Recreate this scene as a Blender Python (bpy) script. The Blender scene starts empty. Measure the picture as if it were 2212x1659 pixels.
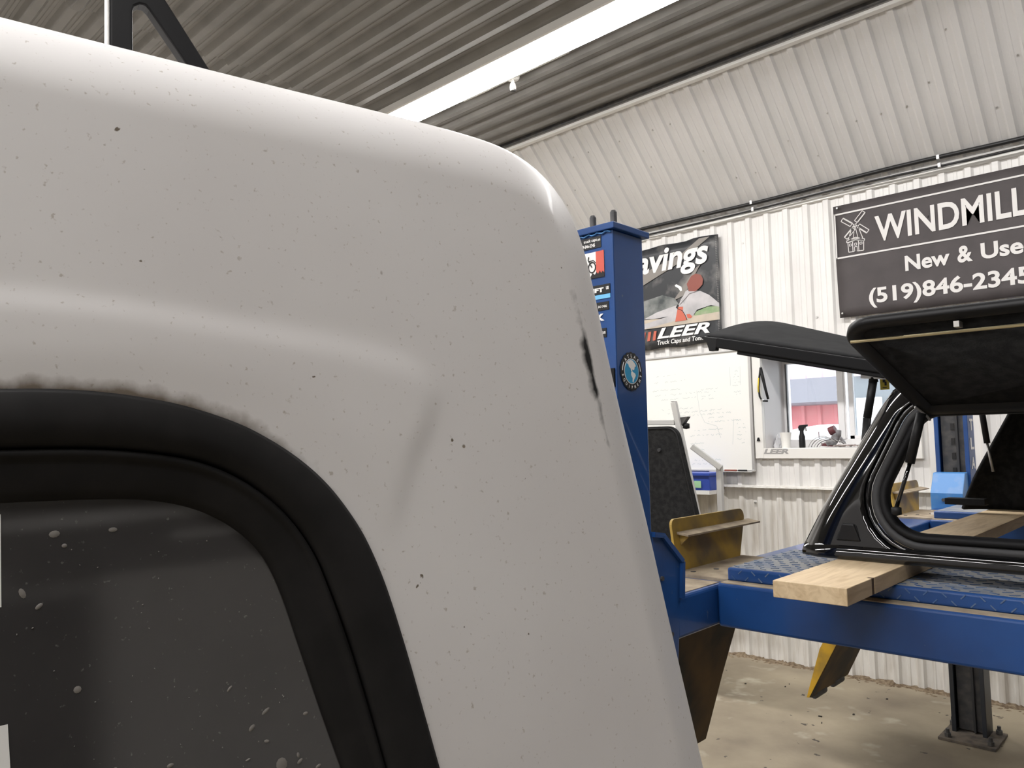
import bpy, math, random
import numpy as np
from mathutils import Vector, Matrix
random.seed(7); rng = np.random.default_rng(7)
S = bpy.context.scene
COL = S.collection
R = math.radians

# ------------------------------------------------------------------ camera
def make_camera():
    yaw, pitch, roll = R(43.35), R(4.33), R(-1.09)
    f = Vector((-math.sin(yaw)*math.cos(pitch), math.cos(yaw)*math.cos(pitch), math.sin(pitch)))
    r0 = Vector((math.cos(yaw), math.sin(yaw), 0)); u0 = r0.cross(f)
    r = math.cos(roll)*r0 + math.sin(roll)*u0
    u = -math.sin(roll)*r0 + math.cos(roll)*u0
    cd = bpy.data.cameras.new('camera'); co = bpy.data.objects.new('camera', cd); COL.objects.link(co)
    m = Matrix((( r.x, u.x, -f.x, 0), (r.y, u.y, -f.y, 0), (r.z, u.z, -f.z, 1.6), (0, 0, 0, 1)))
    co.matrix_world = m
    cd.sensor_width = 36; cd.lens = 1650/2212*36; cd.clip_start = 0.02
    S.camera = co
make_camera()

# ------------------------------------------------------------------ world, exposure
w = bpy.data.worlds.new('overcast_sky'); S.world = w; w.use_nodes = True
bg = w.node_tree.nodes['Background']; bg.inputs[0].default_value = (.95, .97, 1, 1); bg.inputs[1].default_value = 4.0
S.view_settings.view_transform = 'Standard'; S.view_settings.look = 'None'
S.view_settings.gamma = 1; S.view_settings.use_curve_mapping = False
S.view_settings.exposure = 0.34
LAMP = 34.0
S.cycles.max_bounces = 7; S.cycles.diffuse_bounces = 4; S.cycles.adaptive_threshold = .015; S.cycles.glossy_bounces = 3; S.cycles.transparent_max_bounces = 6; S.cycles.caustics_reflective = False; S.cycles.caustics_refractive = False

# ------------------------------------------------------------------ materials
def mat(name, col, rough=.5, metal=0, col2=None, scale=8, lo=.4, hi=.65, detail=6, bump=0, bscale=60, coat=0, spec=.5, emit=0, stretch=None, dist=0):
    m = bpy.data.materials.new(name); m.use_nodes = True
    nt = m.node_tree; b = nt.nodes['Principled BSDF']
    b.inputs['Base Color'].default_value = (*col, 1); b.inputs['Roughness'].default_value = rough
    b.inputs['Metallic'].default_value = metal; b.inputs['Coat Weight'].default_value = coat; b.inputs['Coat Roughness'].default_value = .04
    b.inputs['Specular IOR Level'].default_value = spec
    tc = nt.nodes.new('ShaderNodeTexCoord'); src = tc.outputs['Object']
    if stretch:
        mp = nt.nodes.new('ShaderNodeMapping'); mp.inputs['Scale'].default_value = stretch
        nt.links.new(src, mp.inputs[0]); src = mp.outputs[0]
    if col2:
        n = nt.nodes.new('ShaderNodeTexNoise'); n.inputs['Scale'].default_value = scale; n.inputs['Detail'].default_value = detail; n.inputs['Distortion'].default_value = dist
        nt.links.new(src, n.inputs['Vector'])
        r = nt.nodes.new('ShaderNodeValToRGB'); r.color_ramp.elements[0].position = lo; r.color_ramp.elements[1].position = hi
        r.color_ramp.elements[0].color = (*col, 1); r.color_ramp.elements[1].color = (*col2, 1)
        nt.links.new(n.outputs['Fac'], r.inputs[0]); nt.links.new(r.outputs[0], b.inputs['Base Color'])
    if bump:
        n2 = nt.nodes.new('ShaderNodeTexNoise'); n2.inputs['Scale'].default_value = bscale; n2.inputs['Detail'].default_value = 5
        nt.links.new(src, n2.inputs['Vector'])
        bp = nt.nodes.new('ShaderNodeBump'); bp.inputs['Strength'].default_value = bump; bp.inputs['Distance'].default_value = .004
        nt.links.new(n2.outputs['Fac'], bp.inputs['Height']); nt.links.new(bp.outputs[0], b.inputs['Normal'])
    if emit:
        b.inputs['Emission Color'].default_value = (*col, 1); b.inputs['Emission Strength'].default_value = emit
    return m

def add_specks(m, col, scale, thr, soft=.03, zmask=None):
    """mix a second noise-thresholded stain colour over whatever feeds Base Color"""
    nt = m.node_tree; b = nt.nodes['Principled BSDF']; tc = [n for n in nt.nodes if n.type == 'TEX_COORD'][0]
    n = nt.nodes.new('ShaderNodeTexNoise'); n.inputs['Scale'].default_value = scale; n.inputs['Detail'].default_value = 3
    nt.links.new(tc.outputs['Object'], n.inputs['Vector'])
    r = nt.nodes.new('ShaderNodeMapRange'); r.inputs['From Min'].default_value = thr; r.inputs['From Max'].default_value = thr+soft
    nt.links.new(n.outputs['Fac'], r.inputs['Value'])
    fac = r.outputs[0]
    mx = nt.nodes.new('ShaderNodeMix'); mx.data_type = 'RGBA'
    if b.inputs['Base Color'].links: nt.links.new(b.inputs['Base Color'].links[0].from_socket, mx.inputs[6])
    else: mx.inputs[6].default_value = b.inputs['Base Color'].default_value
    mx.inputs[7].default_value = (*col, 1)
    nt.links.new(fac, mx.inputs[0]); nt.links.new(mx.outputs[2], b.inputs['Base Color'])
    return m

def add_attr_stain(m, attr, col, strength=1.0, nscale=30, lo=.35, hi=.6):
    """stain where a vertex attribute says so, broken up by noise"""
    nt = m.node_tree; b = nt.nodes['Principled BSDF']; tc = [n for n in nt.nodes if n.type == 'TEX_COORD'][0]
    a = nt.nodes.new('ShaderNodeAttribute'); a.attribute_name = attr
    n = nt.nodes.new('ShaderNodeTexNoise'); n.inputs['Scale'].default_value = nscale; n.inputs['Detail'].default_value = 6
    nt.links.new(tc.outputs['Object'], n.inputs['Vector'])
    ad = nt.nodes.new('ShaderNodeMath'); ad.operation = 'ADD'; nt.links.new(a.outputs['Fac'], ad.inputs[0])
    sb = nt.nodes.new('ShaderNodeMath'); sb.operation = 'SUBTRACT'; nt.links.new(n.outputs['Fac'], sb.inputs[0]); sb.inputs[1].default_value = .5
    nt.links.new(sb.outputs[0], ad.inputs[1])
    r = nt.nodes.new('ShaderNodeMapRange'); r.inputs['From Min'].default_value = lo; r.inputs['From Max'].default_value = hi; r.inputs['To Max'].default_value = strength
    nt.links.new(ad.outputs[0], r.inputs['Value'])
    ml = nt.nodes.new('ShaderNodeMath'); ml.operation = 'MULTIPLY'; nt.links.new(r.outputs[0], ml.inputs[0])
    g = nt.nodes.new('ShaderNodeMath'); g.operation = 'GREATER_THAN'; nt.links.new(a.outputs['Fac'], g.inputs[0]); g.inputs[1].default_value = .01
    nt.links.new(g.outputs[0], ml.inputs[1])
    mx = nt.nodes.new('ShaderNodeMix'); mx.data_type = 'RGBA'
    if b.inputs['Base Color'].links: nt.links.new(b.inputs['Base Color'].links[0].from_socket, mx.inputs[6])
    else: mx.inputs[6].default_value = b.inputs['Base Color'].default_value
    mx.inputs[7].default_value = (*col, 1)
    nt.links.new(ml.outputs[0], mx.inputs[0]); nt.links.new(mx.outputs[2], b.inputs['Base Color'])
    return m

M = {}
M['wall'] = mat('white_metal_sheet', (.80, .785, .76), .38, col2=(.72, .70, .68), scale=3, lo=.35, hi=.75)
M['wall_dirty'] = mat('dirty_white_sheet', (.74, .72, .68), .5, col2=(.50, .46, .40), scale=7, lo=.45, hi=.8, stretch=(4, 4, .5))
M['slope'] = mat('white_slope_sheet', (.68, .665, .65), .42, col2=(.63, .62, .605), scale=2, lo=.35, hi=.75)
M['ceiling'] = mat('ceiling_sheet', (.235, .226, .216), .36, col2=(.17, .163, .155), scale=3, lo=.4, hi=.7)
M['floor'] = mat('concrete', (.37, .315, .225), .7, col2=(.20, .165, .12), scale=1.7, lo=.36, hi=.66, detail=10, bump=.3, bscale=40)
add_specks(M['floor'], (.06, .05, .04), 14, .70, .02); add_specks(M['floor'], (.46, .42, .33), 5, .62, .15)
M['trim'] = mat('white_trim', (.84, .83, .80), .4)
M['blue'] = mat('blue_enamel', (.013, .068, .245), .33, col2=(.010, .048, .175), scale=5, lo=.4, hi=.7, coat=.2)
add_specks(M['blue'], (.09, .13, .22), 40, .72, .05)
M['blue_dusty'] = mat('dusty_blue_deck', (.10, .15, .24), .6, col2=(.30, .30, .30), scale=9, lo=.25, hi=.55, bump=.2)
M['blue_worn'] = mat('worn_blue_tread', (.03, .09, .24), .5, col2=(.15, .19, .26), scale=9, lo=.35, hi=.65)
M['blue_light'] = mat('light_blue_cover', (.06, .22, .52), .4, col2=(.15, .28, .5), scale=14, lo=.5, hi=.8)
M['dust'] = mat('sawdust', (.42, .34, .24), .9, col2=(.24, .19, .14), scale=16, lo=.4, hi=.7, bump=.5)
M['grime'] = mat('grimy_plate', (.17, .14, .11), .8, col2=(.08, .07, .06), scale=18)
M['yellow'] = mat('grimy_yellow', (.56, .36, .05), .55, col2=(.18, .13, .07), scale=6, lo=.38, hi=.64)
M['brown'] = mat('grimy_ramp_underside', (.15, .085, .030), .7, col2=(.03, .025, .02), scale=5, lo=.35, hi=.65)
M['ramp_yellow'] = mat('scuffed_ramp_yellow', (.58, .34, .02), .5, col2=(.36, .22, .03), scale=12)
M['steel_dark'] = mat('dark_steel', (.045, .045, .05), .55, col2=(.09, .085, .08), scale=20)
M['steel'] = mat('plain_steel', (.55, .54, .52), .35, metal=.8)
M['chrome'] = mat('chrome', (.8, .8, .8), .15, metal=1)
M['zinc'] = mat('yellow_zinc_rod', (.62, .52, .30), .3, metal=.7)
M['grey_tube'] = mat('grey_painted_tube', (.50, .49, .47), .45)
M['wood'] = mat('planed_pine', (.68, .53, .34), .6, col2=(.50, .36, .21), scale=5, lo=.4, hi=.75, stretch=(9, 1, 9), dist=1.2)
M['wood_cut'] = mat('dark_notch', (.10, .06, .035), .8)
M['black_gloss'] = mat('black_gelcoat', (.004, .004, .0045), .06, coat=.6, spec=.5)
M['black_matte'] = mat('black_carpet', (.012, .012, .0125), .95, col2=(.022, .022, .022), scale=40, bump=.4, bscale=200, spec=.15)
M['black_rubber'] = mat('black_rubber', (.009, .009, .010), .6, spec=.18)
M['black_satin'] = mat('black_satin', (.012, .012, .013), .45, spec=.25)
M['grey_band'] = mat('grey_seal_band', (.042, .042, .044), .55, spec=.25)
M['door_glass'] = mat('charcoal_glass_underside', (.016, .0165, .017), .8, col2=(.022, .022, .023), scale=18, spec=.08)
M['lip'] = mat('charcoal_lip', (.045, .045, .046), .6, spec=.15)
M['white'] = mat('white_paint', (.82, .81, .79), .45)
M['paper'] = mat('white_print', (.83, .82, .80), .6)
M['sign'] = mat('charcoal_sign', (.082, .072, .073), .6, col2=(.068, .060, .061), scale=6, spec=.25)
add_specks(M['sign'], (.02, .018, .018), 9, .74, .02)
M['signwhite'] = mat('sign_lettering', (.70, .68, .66), .5)
M['board'] = mat('whiteboard_face', (.90, .89, .85), .18)
M['ink'] = mat('faded_marker', (.50, .56, .55), .7)
M['alu'] = mat('aluminium', (.60, .59, .58), .35, metal=.5)
M['cream'] = mat('window_trim_paint', (.83, .81, .77), .45)
M['jamb'] = mat('jamb_paint', (.68, .66, .66), .5)
M['vinyl'] = mat('vinyl_frame', (.82, .81, .81), .4)
M['yellow_clean'] = mat('yellow_plastic', (.75, .55, .03), .4)
M['tag'] = mat('yellow_tag', (.62, .50, .05), .5)
M['bluebin'] = mat('blue_bin_plastic', (.035, .08, .42), .4)
M['red'] = mat('print_red', (.60, .10, .07), .6)
M['cyan'] = mat('print_cyan', (.03, .30, .55), .5)
M['cyan2'] = mat('print_sky_blue', (.16, .48, .78), .5)
M['pblack'] = mat('print_black', (.008, .008, .009), .4)
M['grey_mark'] = mat('grey_mark', (.36, .35, .34), .6)

# ------------------------------------------------------------------ object helpers
WP = {}      # world position of every object (no rotations are used on parents)
def link(o, parent, pos):
    COL.objects.link(o); WP[o.name] = Vector(pos)
    if parent is not None:
        o.parent = parent; o.location = Vector(pos) - WP[parent.name]
    else: o.location = pos
    return o
def tag(o, label=None, cat=None, group=None, kind=None):
    if label: o['label'] = label
    if cat: o['category'] = cat
    if group: o['group'] = group
    if kind: o['kind'] = kind
    return o
def thing(name, label, cat, pos, group=None):
    o = bpy.data.objects.new(name, None); o.empty_display_size = .05
    link(o, None, pos); return tag(o, label, cat, group)
def mesh(name, V, F, m, parent=None, smooth=False, bevel=0, solid=0, seg=2, auto=None):
    V = np.asarray(V, float); c = (V.min(0)+V.max(0))/2
    if parent is None: c[2] = V[:, 2].min()
    me = bpy.data.meshes.new(name); me.from_pydata([tuple(v) for v in (V-c)], [], [tuple(int(i) for i in f) for f in F]); me.update()
    me.materials.append(M[m] if isinstance(m, str) else m)
    o = bpy.data.objects.new(name, me); link(o, parent, c)
    if smooth:
        for p in me.polygons: p.use_smooth = True
    if solid:
        s = o.modifiers.new('solid', 'SOLIDIFY'); s.thickness = solid; s.offset = 0
    if bevel:
        b = o.modifiers.new('bevel', 'BEVEL'); b.width = bevel; b.segments = seg; b.limit_method = 'ANGLE'; b.angle_limit = R(40)
        b.harden_normals = False
    if auto:
        me.set_sharp_from_angle(angle=R(auto))
    return o
class MB:
    def __init__(s): s.V = []; s.F = []
    def add(s, V, F):
        k = len(s.V); s.V += [tuple(map(float, v)) for v in V]; s.F += [tuple(int(i)+k for i in f) for f in F]; return s
    def box(s, x0, x1, y0, y1, z0, z1):
        return s.add([(x0,y0,z0),(x1,y0,z0),(x1,y1,z0),(x0,y1,z0),(x0,y0,z1),(x1,y0,z1),(x1,y1,z1),(x0,y1,z1)],
                     [(0,3,2,1),(4,5,6,7),(0,1,5,4),(1,2,6,5),(2,3,7,6),(3,0,4,7)])
    def prism(s, poly, axis, a, b):
        """extrude a 2-D polygon: axis 'x' -> (y,z), 'y' -> (x,z), 'z' -> (x,y)"""
        def P(p, t): return (t, p[0], p[1]) if axis == 'x' else (p[0], t, p[1]) if axis == 'y' else (p[0], p[1], t)
        n = len(poly); V = [P(p, a) for p in poly]+[P(p, b) for p in poly]
        ar = sum(poly[i][0]*poly[(i+1) % n][1]-poly[(i+1) % n][0]*poly[i][1] for i in range(n))
        flip = (ar > 0) != (axis == 'y')
        F = [tuple(range(n)), tuple(range(2*n-1, n-1, -1))]+[(i, i+n, (i+1) % n+n, (i+1) % n) for i in range(n)]
        if flip != (b < a): F = [tuple(reversed(f)) for f in F]
        return s.add(V, F)
    def tube(s, pts, r, n=10, caps=True):
        pts = [Vector(p) for p in pts]; rr = r if isinstance(r, (list, tuple)) else [r]*len(pts)
        V = []; up = None
        for i, p in enumerate(pts):
            t = (pts[min(i+1, len(pts)-1)]-pts[max(i-1, 0)]).normalized()
            if up is None: up = t.orthogonal().normalized()
            up = (up-t*up.dot(t)).normalized(); v = t.cross(up)
            for k in range(n):
                a = 2*math.pi*k/n; V.append(p+rr[i]*(math.cos(a)*up+math.sin(a)*v))
        F = [(i*n+k, i*n+(k+1) % n, (i+1)*n+(k+1) % n, (i+1)*n+k) for i in range(len(pts)-1) for k in range(n)]
        if caps: F += [tuple(range(n-1, -1, -1)), tuple(range((len(pts)-1)*n, len(pts)*n))]
        return s.add(V, F)
    def lathe(s, c, prof, n=24):
        V = [(c[0]+r*math.cos(2*math.pi*k/n), c[1]+r*math.sin(2*math.pi*k/n), c[2]+z) for r, z in prof for k in range(n)]
        F = [(i*n+k, i*n+(k+1) % n, (i+1)*n+(k+1) % n, (i+1)*n+k) for i in range(len(prof)-1) for k in range(n)]
        F += [tuple(range(n-1, -1, -1)), tuple(range((len(prof)-1)*n, len(prof)*n))]
        return s.add(V, F)
    def beam(s, p, q, w, h=None, up=(0, 0, 1)):
        """square tube from p to q"""
        p, q = Vector(p), Vector(q); t = (q-p).normalized(); h = h or w
        u_ = Vector(up); u_ = Vector((0, 1, 0)) if abs(t.dot(u_.normalized())) > .99 else u_; a = t.cross(u_).normalized(); b = t.cross(a).normalized()
        V = [c+sa*a*w/2+sb*b*h/2 for c in (p, q) for sa, sb in ((-1,-1),(1,-1),(1,1),(-1,1))]
        return s.add(V, [(0,1,2,3),(7,6,5,4),(0,4,5,1),(1,5,6,2),(2,6,7,3),(3,7,4,0)])
    def build(s, name, m, parent=None, **k): return mesh(name, s.V, s.F, m, parent, **k)
def box(name, x0, x1, y0, y1, z0, z1, m, parent=None, bevel=.002, **k):
    return MB().box(x0, x1, y0, y1, z0, z1).build(name, m, parent, bevel=bevel, **k)
def loops(name, L, m, parent=None, close=True, flip=False, smooth=True, cap_first=False, cap_last=False, **k):
    """bridge a list of equal-length point loops"""
    n = len(L[0]); V = [p for l in L for p in l]; F = []
    for i in range(len(L)-1):
        for j in range(n if close else n-1):
            q = (i*n+j, i*n+(j+1) % n, (i+1)*n+(j+1) % n, (i+1)*n+j); F.append(q[::-1] if flip else q)
    if cap_first: F.append(tuple(range(n)) if flip else tuple(range(n-1, -1, -1)))
    if cap_last: F.append(tuple(range((len(L)-1)*n, len(L)*n))[::-1 if flip else 1])
    return mesh(name, V, F, m, parent, smooth=smooth, **k)
def rounded(corners, seg=8, side=6):
    """corners [(x,y,r)] CCW -> closed loop of points with fixed count"""
    n = len(corners); arcs = []
    for i in range(n):
        p0 = Vector(corners[i-1][:2]); p = Vector(corners[i][:2]); p1 = Vector(corners[(i+1) % n][:2]); r = corners[i][2]
        a = (p0-p).normalized(); b = (p1-p).normalized(); ang = math.acos(max(-1, min(1, a.dot(b))))
        d = r/math.tan(ang/2); c = p+(a+b).normalized()*(r/math.sin(ang/2))
        s = p+a*d; e = p+b*d; v0 = s-c; v1 = e-c
        A0 = math.atan2(v0.y, v0.x); dA = math.atan2(v0.x*v1.y-v0.y*v1.x, v0.dot(v1))
        arcs.append([(c.x+r*math.cos(A0+dA*k/seg), c.y+r*math.sin(A0+dA*k/seg)) for k in range(seg+1)])
    out = []
    for i in range(n):
        out += arcs[i]; e = arcs[i][-1]; s = arcs[(i+1) % n][0]
        out += [(e[0]+(s[0]-e[0])*k/(side+1), e[1]+(s[1]-e[1])*k/(side+1)) for k in range(1, side+1)]
    return out
def offset_corners(cs, o):
    """move every side of a CCW corner polygon outward by o"""
    n = len(cs); L = []
    for i in range(n):
        p = Vector(cs[i][:2]); q = Vector(cs[(i+1) % n][:2]); t = (q-p).normalized(); nn = Vector((t.y, -t.x)); L.append((p+nn*o, t))
    out = []
    for i in range(n):
        (p, t), (q, s) = L[i-1], L[i]
        den = t.x*s.y-t.y*s.x; k = ((q.x-p.x)*s.y-(q.y-p.y)*s.x)/den
        out.append((p.x+t.x*k, p.y+t.y*k, max(.001, cs[i][2]+o)))
    return out
def text_mesh(body, bold=.0, shear=0, space=1.0):
    cu = bpy.data.curves.new('lettering', 'FONT'); cu.body = body; cu.offset = bold; cu.shear = shear; cu.space_character = space; cu.extrude = 0; cu.resolution_u = 4
    o = bpy.data.objects.new('lettering', cu); COL.objects.link(o)
    dg = bpy.context.evaluated_depsgraph_get(); me = bpy.data.meshes.new_from_object(o.evaluated_get(dg))
    V = np.array([v.co[:] for v in me.vertices]); F = [tuple(p.vertices) for p in me.polygons]
    bpy.data.objects.remove(o); bpy.data.curves.remove(cu); bpy.data.meshes.remove(me)
    return V, F
def text(name, body, o, ux, uy, w, h, m, parent, bold=.02, shear=0, space=1.0, thick=.0008):
    """fit text into a w x h box whose lower-left corner is o, directions ux, uy; slightly raised"""
    V, F = text_mesh(body, bold, shear, space); lo = V.min(0); hi = V.max(0)
    a = (V[:, 0]-lo[0])/(hi[0]-lo[0])*w; b = (V[:, 1]-lo[1])/(hi[1]-lo[1])*h
    o = np.array(o, float); ux = np.array(ux, float); uy = np.array(uy, float); nn = np.cross(ux, uy)
    P = o+a[:, None]*ux+b[:, None]*uy+nn*thick
    return mesh(name, P, F, m, parent)
def flat(name, pts, y, m, parent, y0=None):
    """a thin printed patch on the back wall plane: polygon in (x,z), facing -Y"""
    return MB().prism(pts, 'y', y, (y+.0006) if y0 is None else y0).build(name, m, parent)
def strip_poly(pts, w, y, m=None):
    """ribbons along 2-D polylines on the plane y"""
    b = MB()
    for a, c in zip(pts[:-1], pts[1:]):
        t = Vector((c[0]-a[0], c[1]-a[1])); 
        if t.length < 1e-6: continue
        t.normalize(); n = Vector((-t.y, t.x))*w/2
        b.add([(a[0]+n.x, y, a[1]+n.y), (a[0]-n.x, y, a[1]-n.y), (c[0]-n.x, y, c[1]-n.y), (c[0]+n.x, y, c[1]+n.y)], [(0, 1, 2, 3)])
    return b

# ------------------------------------------------------------------ the room
RIB = .1457
def profile(x0, x1, phase=-.957, period=RIB, h=.018, wb=.030, wt=.016, minor=True):
    """corrugation profile from x0 to x1 -> list of (x, height)"""
    out = []; k = math.floor((x0-phase)/period)-1
    while phase+k*period < x1+period:
        c = phase+k*period
        out += [(c-wb, 0), (c-wt, h), (c+wt, h), (c+wb, 0)]
        if minor: out += [(c+period/2-.012, 0), (c+period/2-.008, .003), (c+period/2+.008, .003), (c+period/2+.012, 0)]
        k += 1
    res = []
    for i, (x, hh) in enumerate(out):
        if x < x0:
            nx, nh = out[i+1]
            if nx > x0: res.append((x0, hh+(nh-hh)*(x0-x)/(nx-x)))
        elif x > x1:
            px, ph = out[i-1]
            if px < x1: res.append((x1, ph+(hh-ph)*(x1-px)/(x-px)))
        else: res.append((x, hh))
    return res
WY = 5.33
def wall_patch(b, x0, x1, z0, z1, y=WY):
    pr = profile(x0, x1); n = len(pr)
    V = [(x, y-h, z0) for x, h in pr]+[(x, y-h, z1) for x, h in pr]
    b.add(V, [(i, i+1, n+i+1, n+i) for i in range(n-1)])
XL, XR, YF = -8.0, 6.5, -5.0
b = MB()
wall_patch(b, XL, -2.53, 1.24, 3.30); wall_patch(b, -1.47, XR, 1.24, 3.30)
wall_patch(b, -2.53, -1.47, 2.20, 3.30); wall_patch(b, -2.53, -1.47, 1.24, 1.48)
tag(b.build('wall_back', 'wall'), kind='structure')
b = MB(); wall_patch(b, XL, XR, 0, 1.24, WY+.012)
tag(b.build('wall_back_lower', 'wall_dirty'), kind='structure')
# ledge flashing between the two courses of sheet
f = MB(); f.prism([(WY+.02, 1.256), (WY-.050, 1.243), (WY-.053, 1.234), (WY-.050, 1.234), (WY-.046, 1.239), (WY+.02, 1.250)], 'x', XL, XR)
tag(f.build('trim_1', 'wall_dirty'), kind='structure')
# sloped upper section
SY, SZ = 4.50, 4.05       # where the slope meets the ceiling
b = MB(); pr = profile(XL, XR, phase=-1.419); n = len(pr)
du = Vector((0, SY-(WY-.04), SZ-3.30)); nn = Vector((0, -du.z, du.y)).normalized()
if nn.z > 0: nn = -nn
V = [Vector((x, WY-.04, 3.30))+nn*h for x, h in pr]+[Vector((x, SY, SZ))+nn*h for x, h in pr]
b.add(V, [(i, i+1, n+i+1, n+i) for i in range(n-1)])
tag(b.build('wall_slope', 'slope'), kind='structure')
# ceiling: two overlapping courses of sheet, ribs run along the wall
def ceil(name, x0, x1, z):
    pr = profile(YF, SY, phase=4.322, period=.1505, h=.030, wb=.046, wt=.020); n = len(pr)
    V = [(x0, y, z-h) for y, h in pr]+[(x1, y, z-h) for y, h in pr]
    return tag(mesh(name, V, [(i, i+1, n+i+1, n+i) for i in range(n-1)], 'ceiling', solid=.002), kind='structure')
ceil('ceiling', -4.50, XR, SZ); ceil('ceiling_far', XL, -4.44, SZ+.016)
tag(box('ceiling_deck', XL-.1, XR+.1, YF-.1, WY+.5, SZ+.05, SZ+.15, 'steel_dark', bevel=0), kind='structure')
tag(box('trim_2', XL, XR, SY-.035, SY+.01, SZ-.052, SZ-.030, 'trim', bevel=.003), kind='structure')
tag(box('trim_3', XL, XR, SY-.075, SY-.04, SZ-.03, SZ-.004, 'steel_dark', bevel=.002), kind='structure')
# wall-top trim: white channel, dark gap, conduits
tag(box('trim_4', XL, XR, WY-.030, WY+.02, 3.245, 3.272, 'trim', bevel=.003), kind='structure')
tag(box('trim_5', XL, XR, WY-.062, WY-.022, 3.280, 3.294, 'grey_tube', bevel=.002), kind='structure')
tag(box('floor', XL, XR, YF, WY+.05, -.1, 0, 'floor', bevel=0), kind='structure')
tag(box('wall_left', XL-.1, XL, YF, WY+.1, 0, SZ+.1, 'wall', bevel=0), kind='structure')
tag(box('wall_front', XL, XR, YF-.1, YF, 0, SZ+.1, 'wall', bevel=0), kind='structure')
tag(box('wall_right', XR, XR+.1, YF, WY+.1, 0, SZ+.1, 'grey_tube', bevel=0), kind='structure')

def strip_light(x0, x1, y, z, label, group=None):
    t = thing('strip_light', label, 'light', ((x0+x1)/2, y, z), group)
    MB().prism([(y-.125, z), (y-.130, z-.052), (y-.120, z-.058), (y+.120, z-.058), (y+.130, z-.052), (y+.125, z)], 'x', x0, x1).build('housing', 'trim', t)
    MB().prism([(y-.105, z-.0585), (y-.095, z-.074), (y-.07, z-.080), (y+.07, z-.080), (y+.095, z-.074), (y+.105, z-.0585)], 'x', x0+.01, x1-.01).build('lens', M['lamp'], t)
    for x in (x0, x1): box('end_cap', x-.012, x+.012, y-.125, y+.125, z-.078, z-.002, 'trim', t, bevel=.006)
    return t
M['lamp'] = mat('lit_tube_lens', (1, .982, .968), .5, emit=LAMP)
strip_light(-4.54, -1.60, 3.40, SZ-.032, 'lit white fluorescent strip light on the ribbed ceiling')
for (x0, y) in ((-7.4, 3.40), (-1.4, 3.40), (-6.6, -.3), (-4.0, -.3), (-1.5, -.3), (-4.0, -2.8), (-1.4, -2.8)):
    strip_light(x0, x0+2.44, y, SZ-.032, 'white fluorescent strip light on the ceiling beyond the picture edge', 'strip lights beyond the picture edge')

# ------------------------------------------------------------------ window
wn = tag(mesh('window_1', *(lambda q: (q.V, q.F))(MB().box(-2.56, -2.495, 5.285, 5.325, 1.445, 2.236).box(-1.51, -1.445, 5.285, 5.325, 1.445, 2.236)
      .box(-2.495, -1.51, 5.285, 5.325, 2.174, 2.236).box(-2.495, -1.51, 5.285, 5.325, 1.445, 1.518)), 'cream', bevel=.003), kind='structure')
box('side_jamb', -2.51, -2.495, 5.325, 5.76, 1.50, 2.19, 'jamb', wn, bevel=0)
box('side_jamb', -1.51, -1.495, 5.325, 5.76, 1.50, 2.19, 'jamb', wn, bevel=0)
box('head_jamb', -2.495, -1.51, 5.325, 5.76, 2.174, 2.19, 'jamb', wn, bevel=0)
box('window_sill', -2.495, -1.51, 5.325, 5.76, 1.50, 1.518, 'cream', wn, bevel=0)
gl = bpy.data.materials.new('window_glass'); gl.use_nodes = True; nt = gl.node_tree; nt.nodes.remove(nt.nodes['Principled BSDF'])
tr = nt.nodes.new('ShaderNodeBsdfTransparent'); tr.inputs[0].default_value = (.90, .93, .95, 1)
gs = nt.nodes.new('ShaderNodeBsdfGlossy'); gs.inputs['Roughness'].default_value = .02
df = nt.nodes.new('ShaderNodeBsdfDiffuse'); df.inputs[0].default_value = (.8, .8, .82, 1)
fr = nt.nodes.new('ShaderNodeFresnel'); fr.inputs[0].default_value = 1.45
m1 = nt.nodes.new('ShaderNodeMixShader'); m2 = nt.nodes.new('ShaderNodeMixShader')
nt.links.new(fr.outputs[0], m1.inputs[0]); nt.links.new(tr.outputs[0], m1.inputs[1]); nt.links.new(gs.outputs[0], m1.inputs[2])
m2.inputs[0].default_value = .12; nt.links.new(m1.outputs[0], m2.inputs[1]); nt.links.new(df.outputs[0], m2.inputs[2])
nt.links.new(m2.outputs[0], nt.nodes['Material Output'].inputs[0]); M['winglass'] = gl
fy0, fy1 = 5.66, 5.74
fr_ = MB().box(-2.495, -2.47, fy0, fy1, 1.518, 2.174).box(-1.535, -1.51, fy0, fy1, 1.518, 2.174).box(-2.47, -1.535, fy0, fy1, 2.150, 2.174).box(-2.47, -1.535, fy0, fy1, 1.518, 1.575)
fr_.build('sash_frame', 'vinyl', wn, bevel=.003)
box('mullion', -2.09, -2.045, fy0-.01, fy1, 1.575, 2.150, 'vinyl', wn, bevel=.003)
sl = MB().box(-2.045, -2.035, fy0, fy0+.03, 1.575, 2.15).box(-2.018, -1.985, fy0+.01, fy0+.04, 1.575, 2.15).box(-2.018, -1.535, fy0+.01, fy0+.04, 1.575, 1.60).box(-2.018, -1.535, fy0+.01, fy0+.04, 2.125, 2.15)
sl.build('sliding_sash', 'vinyl', wn, bevel=.002)
box('seal', -2.474, -2.466, fy0-.004, fy0+.01, 1.575, 2.15, 'steel_dark', wn, bevel=0)
box('pane', -2.466, -2.09, 5.70, 5.706, 1.575, 2.15, 'winglass', wn, bevel=0)
box('pane', -1.985, -1.535, 5.685, 5.691, 1.60, 2.125, 'winglass', wn, bevel=0)
text('lettering', 'LEER', (-2.495, 5.2848, 1.478), (1, 0, 0), (0, 0, 1), .185, .036, 'grey_mark', wn, bold=.05, shear=.25)
MB().prism([(-2.541, 1.572), (-2.517, 1.572), (-2.525, 1.597), (-2.534, 1.597)], 'y', 5.276, 5.286).build('hook', 'pblack', wn)

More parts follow.
